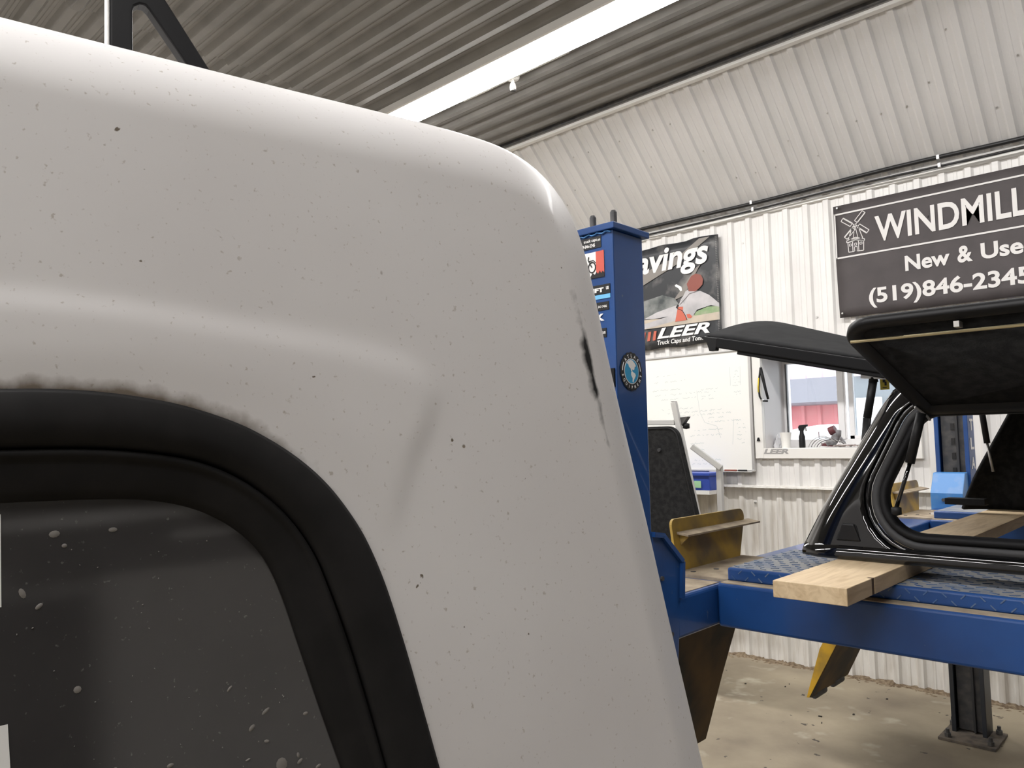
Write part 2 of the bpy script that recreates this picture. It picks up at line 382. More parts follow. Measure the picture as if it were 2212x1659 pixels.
# what stands outside the window
M['barn'] = mat('red_barn_sheet', (.62, .16, .17), .6, col2=(.70, .24, .24), scale=3)
M['roofgrey'] = mat('grey_roof_sheet', (.20, .20, .225), .5)
M['pinkish'] = mat('pale_pink_sheet', (.80, .66, .72), .6); M['snow'] = mat('snow', (.9, .9, .9), .8)
M['outgrey'] = mat('grey_blue_siding', (.20, .225, .245), .6)
bt = thing('barn', 'red metal barn with grey roof band seen through the window', 'barn', (-6.5, 14.5, 0))
pr = profile(-13, -4.55, phase=-10, period=.30, h=.04, wb=.05, wt=.03, minor=False); n = len(pr)
mesh('barn_wall', [(x, 14-h, 0) for x, h in pr]+[(x, 14-h, 2.3) for x, h in pr], [(i, i+1, n+i+1, n+i) for i in range(n-1)], 'barn', bt)
MB().prism([(13.5, 2.16), (13.45, 2.20), (13.9, 2.66), (14.1, 2.66), (14.1, 2.16)], 'x', -13, -4.5).build('eave', 'roofgrey', bt)
mesh('upper_wall', [(x, 14.1-h, 2.66) for x, h in pr]+[(x, 14.1-h, 6) for x, h in pr], [(i, i+1, n+i+1, n+i) for i in range(n-1)], 'pinkish', bt)
st = thing('shed', 'grey-blue shed with a white door seen through the right pane', 'shed', (-3.6, 10.5, 0))
box('shed_wall', -3.78, -.5, 10.5, 13, 0, 3.6, 'outgrey', st); box('shed_door', -3.62, -3.31, 10.44, 10.5, .4, 2.09, 'snow', st)
box('shed_sign', -3.63, -3.45, 10.44, 10.5, 2.38, 2.62, 'pinkish', st)
xs_ = np.linspace(-9, -4.25, 24)
V = [(x, y, z*(1+.05*math.sin(x*2.3+y))) for x in xs_ for y, z in ((11.2, 0), (11.5, .9), (11.9, 1.55), (12.3, 1.70), (12.8, 1.5), (13.3, .4), (13.6, 0))]
snb = mesh('snow_bank', V, [(i*7+j, i*7+j+1, i*7+j+8, i*7+j+7) for i in range(23) for j in range(6)], 'snow', smooth=True); tag(snb, 'bright snow bank in front of the red barn outside', 'snow bank')
tag(box('ground_outside', -16, 6, 5.95, 30, -.1, .02, 'snow', bevel=0), kind='structure')

# ------------------------------------------------------------------ sign on the wall
sg = thing('shop_sign', 'large charcoal sign with a windmill emblem and white lettering', 'sign', (-.8, 5.29, 2.4))
gx = np.linspace(-1.919, .50, 25); gz = np.linspace(2.398, 3.172, 13)
V = []; 
for j, z in enumerate(gz):
    for i, x in enumerate(gx):
        bow = .003*math.sin(i*2.1)*((12-j)/12)**2
        V.append((x+.010*(1-j/12)**2*(1 if i == 0 else 0), 5.292-abs(bow), z))
F = [(j*25+i, j*25+i+1, (j+1)*25+i+1, (j+1)*25+i) for j in range(12) for i in range(24)]
mesh('sheet', V, F, 'sign', sg, smooth=True, solid=.003)
sy = 5.2862
def srect(x0, x1, z0, z1): return [(x0, z0), (x1, z0), (x1, z1), (x0, z1)]
flat('border_line', srect(-1.910, .48, 3.106, 3.117), sy, 'signwhite', sg)
flat('border_line', srect(-1.912, .48, 2.803, 2.814), sy, 'signwhite', sg)
flat('border_line', srect(-1.914, -1.905, 2.803, 3.117), sy, 'signwhite', sg)
text('lettering', 'WINDMILL', (-1.652, sy, 2.873), (1, 0, 0), (0, 0, 1), .853, .172, 'signwhite', sg, bold=.022)
text('lettering', 'New', (-1.482, sy, 2.648), (1, 0, 0), (0, 0, 1), .258, .100, 'signwhite', sg, bold=.03)
text('lettering', '&', (-1.182, sy, 2.648), (1, 0, 0), (0, 0, 1), .082, .104, 'signwhite', sg, bold=.03)
text('lettering', 'Used', (-1.055, sy, 2.648), (1, 0, 0), (0, 0, 1), .285, .100, 'signwhite', sg, bold=.03)
text('lettering', '(519)846-2345', (-1.714, sy, 2.438), (1, 0, 0), (0, 0, 1), .906, .134, 'signwhite', sg, bold=.028)
em = MB(); hub = (-1.779, 3.015)
def outline(pts, wd=.005): 
    q = strip_poly(list(pts)+[pts[0]], wd, sy); em.add(q.V, q.F)
for a, L in ((47, .100), (141, .098), (-42, .100), (225, .100)):
    ca, sa = math.cos(R(a)), math.sin(R(a))
    P = lambda l, t: (hub[0]+ca*l-sa*t, hub[1]+sa*l+ca*t)
    outline([P(.022, -.004), P(L, -.004), P(L, .022), P(.022, .022)]); 
    q = strip_poly([P(0, 0), P(L, 0)], .005, sy); em.add(q.V, q.F)
outline([(-1.826, 2.925), (-1.800, 3.00), (-1.779, 3.022), (-1.758, 3.00), (-1.733, 2.918)])
outline([(-1.838, 2.905), (-1.838, 2.918), (-1.779, 2.932), (-1.722, 2.910), (-1.722, 2.897), (-1.779, 2.915)])
outline([(-1.828, 2.838), (-1.831, 2.902), (-1.779, 2.913), (-1.728, 2.897), (-1.731, 2.834)])
for x in (-1.800, -1.762): 
    q = strip_poly([(x, 2.838), (x, 2.91)], .005, sy); em.add(q.V, q.F)
for x in (-1.815, -1.781, -1.746): outline([(x-.007, 2.878), (x+.007, 2.878), (x+.007, 2.892), (x-.007, 2.892)], .004)
outline([(-1.789, 2.836), (-1.789, 2.868), (-1.772, 2.868), (-1.772, 2.836)], .004)
for x in (-1.795, -1.763): 
    q = strip_poly([(-1.779, 3.018), (x, 2.922)], .004, sy); em.add(q.V, q.F)
em.build('windmill_emblem', 'signwhite', sg)
for x, z in ((-1.885, 3.152), (-1.885, 2.425), (-.6, 3.15), (-.3, 2.42)):
    MB().lathe((0, 0, 0), [(.006, 0), (.006, .003)], 10)
    c = MB().tube([(x, 5.285, z), (x, 5.266, z)], .006, 8); c.build('screw', 'steel', sg)

# ------------------------------------------------------------------ banner
bn = thing('banner', 'hanging vinyl banner with a sliding baseball player photo', 'banner', (-3.3, 5.29, 2.33))
gx = np.linspace(-4.05, -2.79, 19); gz = np.linspace(2.33, 3.165, 13); V = []
for j, z in enumerate(gz):
    for i, x in enumerate(gx):
        e = .010*abs(math.sin(i*1.7+j*.9))*(1 if j in (0, 12) or i == 18 else .3)
        V.append((x, 5.296-e, z+(.006*math.sin(i*1.3) if j in (0, 12) else 0)))
F = [(j*19+i, j*19+i+1, (j+1)*19+i+1, (j+1)*19+i) for j in range(12) for i in range(18)]
M['vinyl_dark'] = mat('banner_dark_print', (.028, .030, .034), .35, col2=(.20, .19, .18), scale=5, lo=.50, hi=.72)
mesh('cloth', V, F, 'vinyl_dark', bn, smooth=True, solid=.002)
Yb = 5.286
M['p_dust'] = mat('print_dust', (.26, .27, .26), .5, col2=(.05, .06, .06), scale=7, lo=.4, hi=.7)
M['p_beam'] = mat('print_light_beam', (.24, .22, .20), .5)
M['p_sand'] = mat('print_sand', (.56, .48, .38), .5, col2=(.44, .38, .31), scale=6)
M['p_grass'] = mat('print_grass', (.20, .33, .15), .5, col2=(.33, .38, .24), scale=15)
M['p_uni'] = mat('print_grey_uniform', (.55, .53, .54), .5, col2=(.40, .39, .40), scale=7)
M['p_helm'] = mat('print_red_helmet', (.26, .07, .05), .4)
M['p_skin'] = mat('print_skin', (.66, .56, .48), .5)
M['p_orange'] = mat('print_orange_red', (.56, .13, .08), .5)
flat('printed_beam', [(-3.55, 2.84), (-3.15, 2.99), (-2.86, 3.155), (-2.95, 3.158), (-3.12, 3.06), (-3.55, 2.95)], Yb, 'p_beam', bn)
flat('printed_beam', [(-3.20, 2.70), (-3.10, 2.73), (-2.95, 2.95), (-2.93, 2.96), (-2.99, 2.93)], Yb, 'p_beam', bn)
flat('printed_dust', [(-3.98, 2.70), (-3.5, 2.73), (-3.3, 2.76), (-3.19, 2.72), (-3.10, 2.60), (-3.98, 2.58)], Yb-.0004, 'p_dust', bn)
flat('printed_sand', [(-3.98, 2.47), (-3.50, 2.50), (-2.80, 2.50), (-2.80, 2.575), (-3.10, 2.56), (-3.98, 2.60)], Yb-.0008, 'p_sand', bn)
flat('printed_grass', [(-3.02, 2.555), (-2.80, 2.56), (-2.80, 2.605), (-2.90, 2.612), (-3.00, 2.585)], Yb-.0012, 'p_grass', bn)
flat('printed_legs', [(-3.50, 2.50), (-3.20, 2.535), (-3.02, 2.56), (-3.02, 2.64), (-3.17, 2.66), (-3.36, 2.625), (-3.48, 2.585), (-3.40, 2.575), (-3.25, 2.58), (-3.50, 2.54)], Yb-.0016, 'p_uni', bn)
flat('printed_torso', [(-3.17, 2.62), (-3.03, 2.555), (-2.99, 2.60), (-2.90, 2.615), (-2.87, 2.62), (-2.80, 2.597), (-2.80, 2.625), (-2.88, 2.70), (-2.96, 2.745), (-3.05, 2.755), (-3.075, 2.76), (-3.13, 2.70)], Yb-.0020, 'p_uni', bn)
flat('printed_arm', [(-3.13, 2.69), (-3.085, 2.76), (-3.06, 2.77), (-3.06, 2.735), (-3.10, 2.66)], Yb-.0024, 'p_uni', bn)
flat('printed_glove', [(-3.18, 2.823), (-3.165, 2.828), (-3.12, 2.80), (-3.115, 2.77), (-3.13, 2.765), (-3.15, 2.795), (-3.175, 2.81)], Yb-.0024, 'paper', bn)
flat('printed_helmet', [(-3.062, 2.78), (-3.055, 2.755), (-3.0, 2.745), (-2.965, 2.765), (-2.935, 2.79), (-2.928, 2.83), (-2.945, 2.868), (-2.99, 2.885), (-3.03, 2.872), (-3.05, 2.845), (-3.072, 2.815)], Yb-.0028, 'p_helm', bn)
flat('printed_shoe', [(-3.53, 2.575), (-3.49, 2.575), (-3.475, 2.605), (-3.49, 2.635), (-3.53, 2.64)], Yb-.0024, 'pblack', bn)
flat('printed_sole', [(-3.515, 2.585), (-3.49, 2.583), (-3.483, 2.605), (-3.50, 2.622), (-3.52, 2.615)], Yb-.0028, 'paper', bn)
flat('printed_flag', [(-3.188, 2.528), (-3.085, 2.530), (-3.095, 2.575), (-3.115, 2.60), (-3.112, 2.64), (-3.158, 2.645)], Yb-.0032, 'p_orange', bn)
flat('printed_flag', [(-3.075, 2.545), (-3.045, 2.540), (-3.035, 2.553), (-3.055, 2.575), (-3.085, 2.575)], Yb-.0032, 'p_orange', bn)
q = strip_poly([(-3.165, 2.632), (-3.12, 2.61), (-3.095, 2.57), (-3.08, 2.53)], .005, Yb-.0036); q.build('printed_line', 'pblack', bn)
q = strip_poly([(-3.14, 2.66), (-3.10, 2.69), (-3.05, 2.735), (-2.96, 2.745)], .004, Yb-.0036); q.build('printed_line', 'sign', bn)
q = strip_poly([(-3.17, 2.635), (-3.155, 2.66)], .018, Yb-.0036); q.build('printed_belt', 'pblack', bn)
text('lettering', 'avings', (-3.535, Yb-.002, 2.895), (1, 0, 0), (0, 0, 1), .66, .245, 'paper', bn, bold=.028, shear=.2)
text('lettering', 'S', (-3.70, Yb-.002, 2.945), (1, 0, 0), (0, 0, 1), .165, .195, 'paper', bn, bold=.028, shear=.2)
text('lettering', 'LEER', (-3.36, Yb-.002, 2.408), (1, 0, 0), (0, 0, 1), .475, .085, 'paper', bn, bold=.03, shear=.3)
text('lettering', 'Truck Caps and Tonneaus', (-3.36, Yb-.002, 2.348), (1, 0, 0), (0, 0, 1), .50, .047, 'paper', bn, bold=.02, shear=.15)
for k in range(4):
    x = -3.56+k*.052; flat('red_bar', [(x, 2.40), (x+.026, 2.40), (x+.040, 2.475), (x+.014, 2.475)], Yb-.001, 'p_orange', bn)
for x in (-2.803, -2.812):
    q = MB()
    for k in range(60): 
        z = 2.345+k*.0135; q.box(x-.0012, x+.0012, Yb-.001, Yb, z, z+.008)
    tag(q.build('stitching', 'grey_mark', bn), kind='stuff')

# ------------------------------------------------------------------ whiteboard
wb = thing('whiteboard', 'large whiteboard with faded handwriting in an aluminium frame', 'whiteboard', (-3.25, 5.30, 1.35))
box('panel', -3.95, -2.585, 5.285, 5.297, 1.362, 2.245, 'board', wb, bevel=0)
box('frame_rail', -3.97, -2.565, 5.275, 5.300, 2.245, 2.258, 'alu', wb); box('frame_rail', -2.585, -2.565, 5.275, 5.300, 1.362, 2.245, 'alu', wb)
box('frame_rail', -3.97, -3.95, 5.275, 5.300, 1.362, 2.245, 'alu', wb); box('frame_rail', -3.97, -2.565, 5.270, 5.300, 1.350, 1.362, 'alu', wb)
hw = MB()
def scribble(x, z, w, h=.012, slope=.03):
    p = []; t = x
    while t < x+w:
        if random.random() < .16: 
            if len(p) > 1: q = strip_poly(p, .0022, 5.2845); hw.add(q.V, q.F)
            p = []; t += .014
        p.append((t, z+(t-x)*slope+random.uniform(-1, 1)*h/2)); t += random.uniform(.004, .009)
    if len(p) > 1: q = strip_poly(p, .0022, 5.2845); hw.add(q.V, q.F)
for (x, z, w) in ((-3.42, 2.10, .22), (-3.40, 2.05, .30), (-3.42, 1.985, .26), (-3.40, 1.945, .42), (-3.36, 1.91, .35), (-3.34, 1.83, .30), (-3.30, 1.80, .42), (-3.2, 1.775, .3),
                  (-2.98, 1.975, .15), (-2.98, 1.95, .12), (-2.98, 1.925, .08), (-2.98, 1.90, .11), (-2.93, 1.815, .13), (-2.93, 1.785, .19), (-2.93, 1.755, .13), (-2.93, 1.725, .25),
                  (-3.05, 1.66, .24), (-3.09, 1.62, .28), (-3.09, 1.56, .12), (-3.09, 1.51, .14), (-3.08, 1.43, .25), (-3.08, 1.40, .2), (-2.71, 1.94, .06), (-2.71, 1.92, .07)): scribble(x, z, w)
for k in range(7): scribble(-2.72+random.random()*.02, 2.12-k*.022, .05, .010, 0); scribble(-2.70+random.random()*.02, 1.73-k*.028, .06, .010, 0)
for pts in ([(-3.02, 1.97), (-3.0, 1.80), (-2.96, 1.72), (-2.86, 1.69), (-2.83, 1.60)], [(-2.735, 2.13), (-2.735, 1.99)], [(-2.65, 2.13), (-2.655, 1.99)], [(-2.72, 1.74), (-2.735, 1.55)]):
    q = strip_poly(pts, .002, 5.2845); hw.add(q.V, q.F)
tag(hw.build('handwriting', 'ink', wb), kind='stuff')
box('marker', -2.80, -2.70, 5.258, 5.270, 1.352, 1.364, M['p_helm'], wb, bevel=.004)
box('marker', -2.69, -2.62, 5.258, 5.270, 1.352, 1.364, 'pblack', wb, bevel=.004)
box('tray', -2.92, -2.58, 5.252, 5.272, 1.344, 1.352, 'alu', wb)

# ------------------------------------------------------------------ things on and by the window sill
cp = thing('cup', 'white plastic cup on the window sill', 'cup', (-2.39, 5.42, 1.518))
MB().lathe((-2.385, 5.42, 1.518), [(.030, 0), (.033, .05), (.040, .108), (.041, .112), (.037, .112), (.030, .01), (.001, .008)], 24).build('vessel', 'cream', cp, smooth=True, auto=40)
sp = thing('spray_bottle', 'black spray bottle on the window sill beside the cup', 'bottle', (-2.27, 5.43, 1.518))
MB().lathe((-2.27, 5.43, 1.518), [(.020, 0), (.022, .006), (.022, .08), (.015, .10), (.013, .125), (.001, .126)], 20).build('bottle_body', 'black_satin', sp, smooth=True, auto=50)
MB().prism([(-2.288, 1.640), (-2.255, 1.640), (-2.250, 1.660), (-2.228, 1.672), (-2.226, 1.684), (-2.285, 1.680), (-2.292, 1.665)], 'y', 5.418, 5.442).build('spray_head', 'black_satin', sp, bevel=.003)
MB().beam((-2.243, 5.43, 1.664), (-2.236, 5.43, 1.636), .006, .012).build('trigger', 'grey_mark', sp)
bag = thing('plastic_bag', 'crumpled clear plastic bag at the left end of the sill', 'bag', (-2.45, 5.45, 1.518))
M['bag'] = mat('cloudy_plastic', (.72, .72, .74), .25)
V = []; nU, nV = 18, 9
for j in range(nV):
    for i in range(nU):
        a = 2*math.pi*i/nU; ph = math.pi/2*j/(nV-1); rr = math.cos(ph)*(1+.18*math.sin(5*a+j)+.1*math.sin(9*a-2*j))
        V.append((-2.458+.030*rr*math.cos(a), 5.47+.05*rr*math.sin(a), 1.519+.10*math.sin(ph)*(1+.15*math.sin(3*a))))
mesh('film', V, [(j*nU+i, j*nU+(i+1) % nU, (j+1)*nU+(i+1) % nU, (j+1)*nU+i) for j in range(nV-1) for i in range(nU)], 'bag', bag)
tl = thing('power_tool', 'grey and maroon power tool lying on the window sill', 'tool', (-2.05, 5.45, 1.518))
M['maroon'] = mat('maroon_plastic', (.12, .03, .035), .5); M['toolgrey'] = mat('tool_grey', (.26, .26, .27), .5, col2=(.12, .11, .11), scale=30)
MB().tube([(-2.10, 5.45, 1.548), (-2.06, 5.45, 1.556), (-2.03, 5.45, 1.60), (-2.02, 5.45, 1.64)], [.024, .030, .030, .022], 14).build('motor_body', 'toolgrey', tl, smooth=True, auto=50)
MB().tube([(-2.075, 5.44, 1.63), (-2.035, 5.44, 1.645)], .030, 18).build('guard_disc', 'maroon', tl, smooth=True, auto=50)
MB().beam((-2.14, 5.45, 1.540), (-2.06, 5.45, 1.535), .03, .022).build('grip', 'maroon', tl, bevel=.006)
MB().beam((-2.02, 5.45, 1.60), (-1.98, 5.45, 1.545), .024, .02).build('side_handle', 'toolgrey', tl, bevel=.006)
cb = thing('wire_harness', 'loose loop of black wires heaped beside the power tool', 'wire', (-2.13, 5.42, 1.518))
for k in range(5):
    pts = [(-2.19+.016*k+.10*(1-math.cos(t)), 5.345+.008*k+.02*math.sin(2*t), 1.523+(.075-.008*k)*math.sin(t)) for t in np.linspace(0, math.pi*.85, 14)]
    MB().tube(pts, .0025, 6).build('wire', 'steel_dark' if k % 2 else 'grey_mark', cb, smooth=True)
MB().tube([(-2.12, 5.36, 1.585), (-2.12, 5.36, 1.63)], .003, 6).build('terminal', 'maroon', cb)
rg = thing('rag', 'crumpled grey-brown rag flat on the sill', 'rag', (-2.0, 5.40, 1.518))
M['rag'] = mat('rag_cloth', (.30, .24, .22), .9, col2=(.45, .40, .38), scale=25); V = []
for j in range(7):
    for i in range(22): V.append((-2.02+i*.014, 5.34+j*.018, 1.521+.012*abs(math.sin(i*.9+j*1.7))+.006*random.random()))
mesh('cloth', V, [(j*22+i, j*22+i+1, (j+1)*22+i+1, (j+1)*22+i) for j in range(6) for i in range(21)], 'rag', rg, smooth=True, solid=.003)
hs = thing('work_light', 'black triangular hand lamp with a yellow strip hung by the window', 'lamp', (-2.46, 5.27, 1.86))
MB().tube([(-2.483, 5.268, 2.105), (-2.470, 5.268, 2.03), (-2.452, 5.268, 1.94), (-2.436, 5.268, 1.872)], [.010, .012, .010, .009], 10).build('back_bar', 'black_satin', hs, smooth=True)
MB().tube([(-2.484, 5.268, 2.105), (-2.497, 5.268, 2.03), (-2.505, 5.268, 1.955), (-2.500, 5.268, 1.895), (-2.482, 5.268, 1.862), (-2.440, 5.268, 1.858)], .007, 10).build('bow_handle', 'black_satin', hs, smooth=True)
MB().tube([(-2.498, 5.260, 2.03), (-2.505, 5.260, 1.965), (-2.504, 5.260, 1.925)], .005, 8).build('lamp_strip', 'yellow_clean', hs, smooth=True)
MB().tube([(-2.480, 5.255, 1.864), (-2.480, 5.275, 1.864)], .009, 12).build('bolt', 'chrome', hs)
MB().tube([(-2.483, 5.286, 2.115), (-2.483, 5.262, 2.112)], .003, 8).build('nail', 'steel', hs)

# shelf with bin, stand with panel
sh = thing('wall_shelf', 'small white wall shelf under the whiteboard', 'shelf', (-3.1, 5.3, 1.17))
box('shelf_board', -3.5, -2.83, 5.08, 5.31, 1.185, 1.215, 'white', sh); box('bracket', -3.1, -3.08, 5.14, 5.31, 1.10, 1.185, 'white', sh); box('bracket', -3.42, -3.40, 5.14, 5.31, 1.10, 1.185, 'white', sh)
bb = thing('storage_bin', 'small blue plastic bin with a green label on the shelf', 'bin', (-2.95, 5.15, 1.215))
MB().prism([(5.10, 1.215), (5.27, 1.215), (5.29, 1.335), (5.08, 1.335)], 'x', -3.12, -2.83).build('tub', 'bluebin', bb, bevel=.006)
box('rim', -3.13, -2.82, 5.07, 5.295, 1.322, 1.345, 'bluebin', bb, bevel=.004)
M['greenlabel'] = mat('green_label', (.35, .60, .35), .6)
box('label', -2.955, -2.90, 5.084, 5.090, 1.235, 1.285, 'greenlabel', bb, bevel=0)

M['stand'] = M['grey_tube']
sd = thing('tube_stand', 'grey square-tube stand behind the lift post', 'stand', (-2.75, 4.35, 0))
s_ = .035
for (n_, p, q) in (('rail', (-3.35, 4.30, 1.725), (-2.62, 4.30, 1.705)), ('leaning_upright', (-2.625, 4.30, 1.835), (-2.403, 4.327, .62)), ('leaning_upright', (-3.35, 4.30, 1.80), (-3.55, 4.30, 0)), ('leg', (-2.95, 4.30, .60), (-2.95, 4.30, 0)),
                   ('brace', (-2.530, 4.34, 1.550), (-2.362, 4.40, 1.410)), ('upright', (-2.385, 4.42, 1.43), (-2.385, 4.42, .62)), ('link_rail', (-2.385, 4.42, .64), (-2.405, 4.32, .64)), ('lower_rail', (-3.50, 4.30, .62), (-2.385, 4.33, .62)), ('base_foot', (-3.52, 4.0, .018), (-3.52, 4.75, .018)), ('base_foot', (-2.95, 4.0, .018), (-2.95, 4.75, .018)), ('shelf_rail', (-3.45, 4.24, .86), (-2.42, 4.24, .86))):
    MB().beam(p, q, s_).build(n_, 'stand', sd, bevel=.004)
box('stop_block', -2.99, -2.91, 4.25, 4.285, 1.665, 1.705, 'stand', sd); box('plug', -2.64, -2.612, 4.288, 4.316, 1.836, 1.840, 'black_rubber', sd, bevel=0)
MB().lathe((-2.565, 4.34, 1.680), [(.001, -.02), (.022, -.015), (.022, .015), (.001, .02)], 14).build('knob', 'black_satin', sd, smooth=True)
MB().prism([(-2.60, 1.735), (-2.535, 1.74), (-2.575, 1.69), (-2.60, 1.68)], 'y', 4.31, 4.35).build('bracket_wing', 'steel_dark', sd)
pn = thing('end_panel', 'black carpeted truck cap end panel leaning on the grey stand', 'panel', (-2.9, 4.24, .88))
lp = rounded([(-3.30, .882, .02), (-2.375, .882, .02), (-2.565, 1.68, .09), (-3.28, 1.68, .09)], 8, 2)
loops('panel_board', [[(x, 4.235+.02*(z-.88), z) for x, z in lp], [(x, 4.205+.02*(z-.88), z) for x, z in lp]], 'black_matte', pn, smooth=False, cap_first=True, cap_last=True)
lo_ = rounded(offset_corners([(-3.30, .882, .02), (-2.375, .882, .02), (-2.565, 1.68, .09), (-3.28, 1.68, .09)], -.012), 8, 2)
MB().tube([(x, 4.205+.02*(z-.88), z) for x, z in lo_]+[(lo_[0][0], 4.205, lo_[0][1])], .005, 6, caps=False).build('piping', 'black_satin', pn, smooth=True)
MB().tube([(-2.69, 4.225, 1.53), (-2.69, 4.205, 1.53)], .012, 12).build('latch_hole', 'grey_band', pn)
box('bottom_strip', -3.29, -2.40, 4.190, 4.206, .90, .915, 'grey_band', pn)

# ------------------------------------------------------------------ the blue four-post lift
lf = thing('four_post_lift', 'blue four-post car lift with yellow ramps', 'car lift', (-1.0, 3.1, 0))
PX0, PX1 = -1.210, -1.045
def cpost(name, y0, y1, opening, z1):
    t = .010; lipw = .022
    if opening > 0:    # open to +y
        P = [(PX0, y0), (PX1, y0), (PX1, y1), (PX1-lipw, y1), (PX1-lipw, y1-t), (PX1-t, y1-t), (PX1-t, y0+t), (PX0+t, y0+t), (PX0+t, y1-t), (PX0+lipw, y1-t), (PX0+lipw, y1), (PX0, y1)]
    else:
        P = [(PX0, y1), (PX0, y0), (PX0+lipw, y0), (PX0+lipw, y0+t), (PX0+t, y0+t), (PX0+t, y1-t), (PX1-t, y1-t), (PX1-t, y0+t), (PX1-lipw, y0+t), (PX1-lipw, y0), (PX1, y0), (PX1, y1)]
    return MB().prism(P, 'z', .012, z1).build(name, 'blue', lf, bevel=.003)
np_ = cpost('post', 1.465, 1.590, 1, 2.100)
box('top_plate', PX0-.012, PX1+.010, 1.455, 1.608, 2.100, 2.116, 'blue', np_, bevel=.002)
MB().tube([(PX0+.005, 1.462, 2.097)]+[(PX0+.01+k*.008, 1.461, 2.096+.0025*math.sin(k*1.9)) for k in range(20)], .0018, 6).build('weld_bead', 'blue_light', np_, smooth=True)
for x in (-1.151, -1.087):
    sdn = MB().tube([(x, 1.53, 2.116), (x, 1.53, 2.163), (x, 1.53, 2.168)], [.0085, .0085, .006], 12).build('stud', 'steel_dark', np_)
    MB().tube([(x, 1.53, 2.116), (x, 1.53, 2.128)], .014, 6).build('nut', 'steel', np_)
    MB().tube([(x, 1.53, 2.116), (x, 1.53, 2.119)], .018, 16).build('washer', 'steel', np_)
box('foot_plate', -1.26, -1.0, 1.41, 1.64, 0, .012, 'steel_dark', np_)
fy = 1.4645
def stick(name, x0, x1, z0, z1, m, d=.0012): return MB().box(x0, x1, fy-d, fy+.0005, z0, z1).build(name, m, lf)
def slet(par, body, x0, z0, w_, h_, m='paper', **k): return text('lettering', body, (x0, fy-.0014, z0), (1, 0, 0), (0, 0, 1), w_, h_, m, par, **k)
s1 = stick('sticker', -1.205, -1.079, 2.063, 2.091, 'pblack'); slet(s1, 'truck caps', -1.130, 2.0775, .040, .0095, bold=.02); slet(s1, '.com', -1.089, 2.0785, .009, .005); slet(s1, '519-846-2345', -1.142, 2.0665, .046, .0085, bold=.03)
s2 = stick('sticker', -1.205, -1.071, 1.990, 2.054, 'paper'); MB().box(-1.095, -1.071, fy-.0016, fy, 1.990, 2.054).build('red_band', 'red', s2)
MB().prism([(-1.115, 1.990), (-1.071, 1.990), (-1.071, 2.000), (-1.076, 2.004), (-1.080, 1.999), (-1.084, 2.006), (-1.089, 1.999), (-1.094, 2.004), (-1.099, 1.998), (-1.106, 2.003)], 'y', fy-.0022, fy).build('printed_trees', 'pblack', s2)
ring = [(-1.107+.0105*math.cos(a), fy-.002, 2.017+.0125*math.sin(a)) for a in np.linspace(0, 2*math.pi, 25)]
MB().tube(ring, .0015, 6, caps=False).build('printed_wheel', 'pblack', s2); MB().tube([(-1.107, fy-.002, 2.017), (-1.118, fy-.002, 2.036), (-1.116, fy-.002, 2.044)], .0014, 6).build('printed_fork', 'pblack', s2)
MB().tube([(-1.117, fy-.002, 2.033), (-1.103, fy-.002, 2.034), (-1.096, fy-.002, 2.027)], .0012, 6).build('printed_fender', 'pblack', s2)
s3 = stick('sticker', -1.205, -1.056, 1.948, 1.971, 'pblack'); slet(s3, 'LIFT', -1.118, 1.953, .044, .011, bold=.06); slet(s3, 'US', -1.067, 1.957, .008, .008, bold=.06)
stick('sticker', -1.205, -1.056, 1.937, 1.947, 'cyan2')
s4 = stick('sticker', -1.205, -1.061, 1.909, 1.929, 'pblack'); slet(s4, '347-7486', -1.092, 1.915, .026, .006)
slet(np_, 'K', -1.098, 1.884, .024, .017, bold=.06)
s5 = stick('sticker', -1.205, -1.070, 1.844, 1.866, 'pblack'); slet(s5, 'on', -1.082, 1.852, .010, .006)
MB().box(PX0-.003, PX1-.004, fy-.004, fy+.001, 1.724, 1.768).build('strap', 'black_rubber', np_)
# round maker's badge on the side of the post
bx = PX1+.001; by, bz, br = 1.5225, 1.763, .0465
def disc(name, r0, m, par, d, n=48, scal=0, ry=.97):
    pts = [(by+ry*r0*(1+scal*abs(math.sin(9*a)))*math.cos(a), bz+r0*(1+scal*abs(math.sin(9*a)))*math.sin(a)) for a in [2*math.pi*k/n for k in range(n)]]
    return MB().prism(pts, 'x', bx, bx+d).build(name, m, par)
bd = disc('badge', br*.96, 'pblack', lf, .0012, 144, .05); disc('badge_ring', br*.66, 'paper', bd, .0016); disc('globe', br*.62, 'cyan', bd, .002)
def land(pts): return MB().prism([(by+br*a, bz+br*c) for a, c in pts], 'x', bx, bx+.0025)
land([(-.30, .52), (-.05, .60), (.10, .55), (.30, .40), (.38, .28), (.26, .24), (.22, .10), (.12, .06), (.02, .12), (.04, .0), (-.06, .02), (-.10, .14), (-.24, .22), (-.30, .36), (-.44, .40)]).build('printed_land', 'paper', bd)
land([(.0, .02), (.10, -.04), (.28, -.10), (.34, -.20), (.24, -.34), (.16, -.44), (.10, -.58), (.04, -.54), (.06, -.36), (-.06, -.20), (-.06, -.08)]).build('printed_land', 'paper', bd)
def arc_text(body, r0, a0, a1, h, inward):
    for k, ch in enumerate(body):
        a = R(a0+(a1-a0)*k/(len(body)-1)); V, F = text_mesh(ch, .04); lo = V.min(0); hi = V.max(0); sc = h/.72
        u = (V[:, 0]-(lo[0]+hi[0])/2)*sc*.9; v = (V[:, 1]-.36)*sc
        rad = np.array([math.cos(a), math.sin(a)]); tan = np.array([math.sin(a), -math.cos(a)])
        if inward: rad_, tan_ = -rad, -tan
        else: rad_, tan_ = rad, tan
        P = np.array([by, bz])+rad*r0+u[:, None]*tan_+v[:, None]*rad_
        mesh('badge_letter', [(bx+.0022, p[0], p[1]) for p in P], F, 'paper', bd)
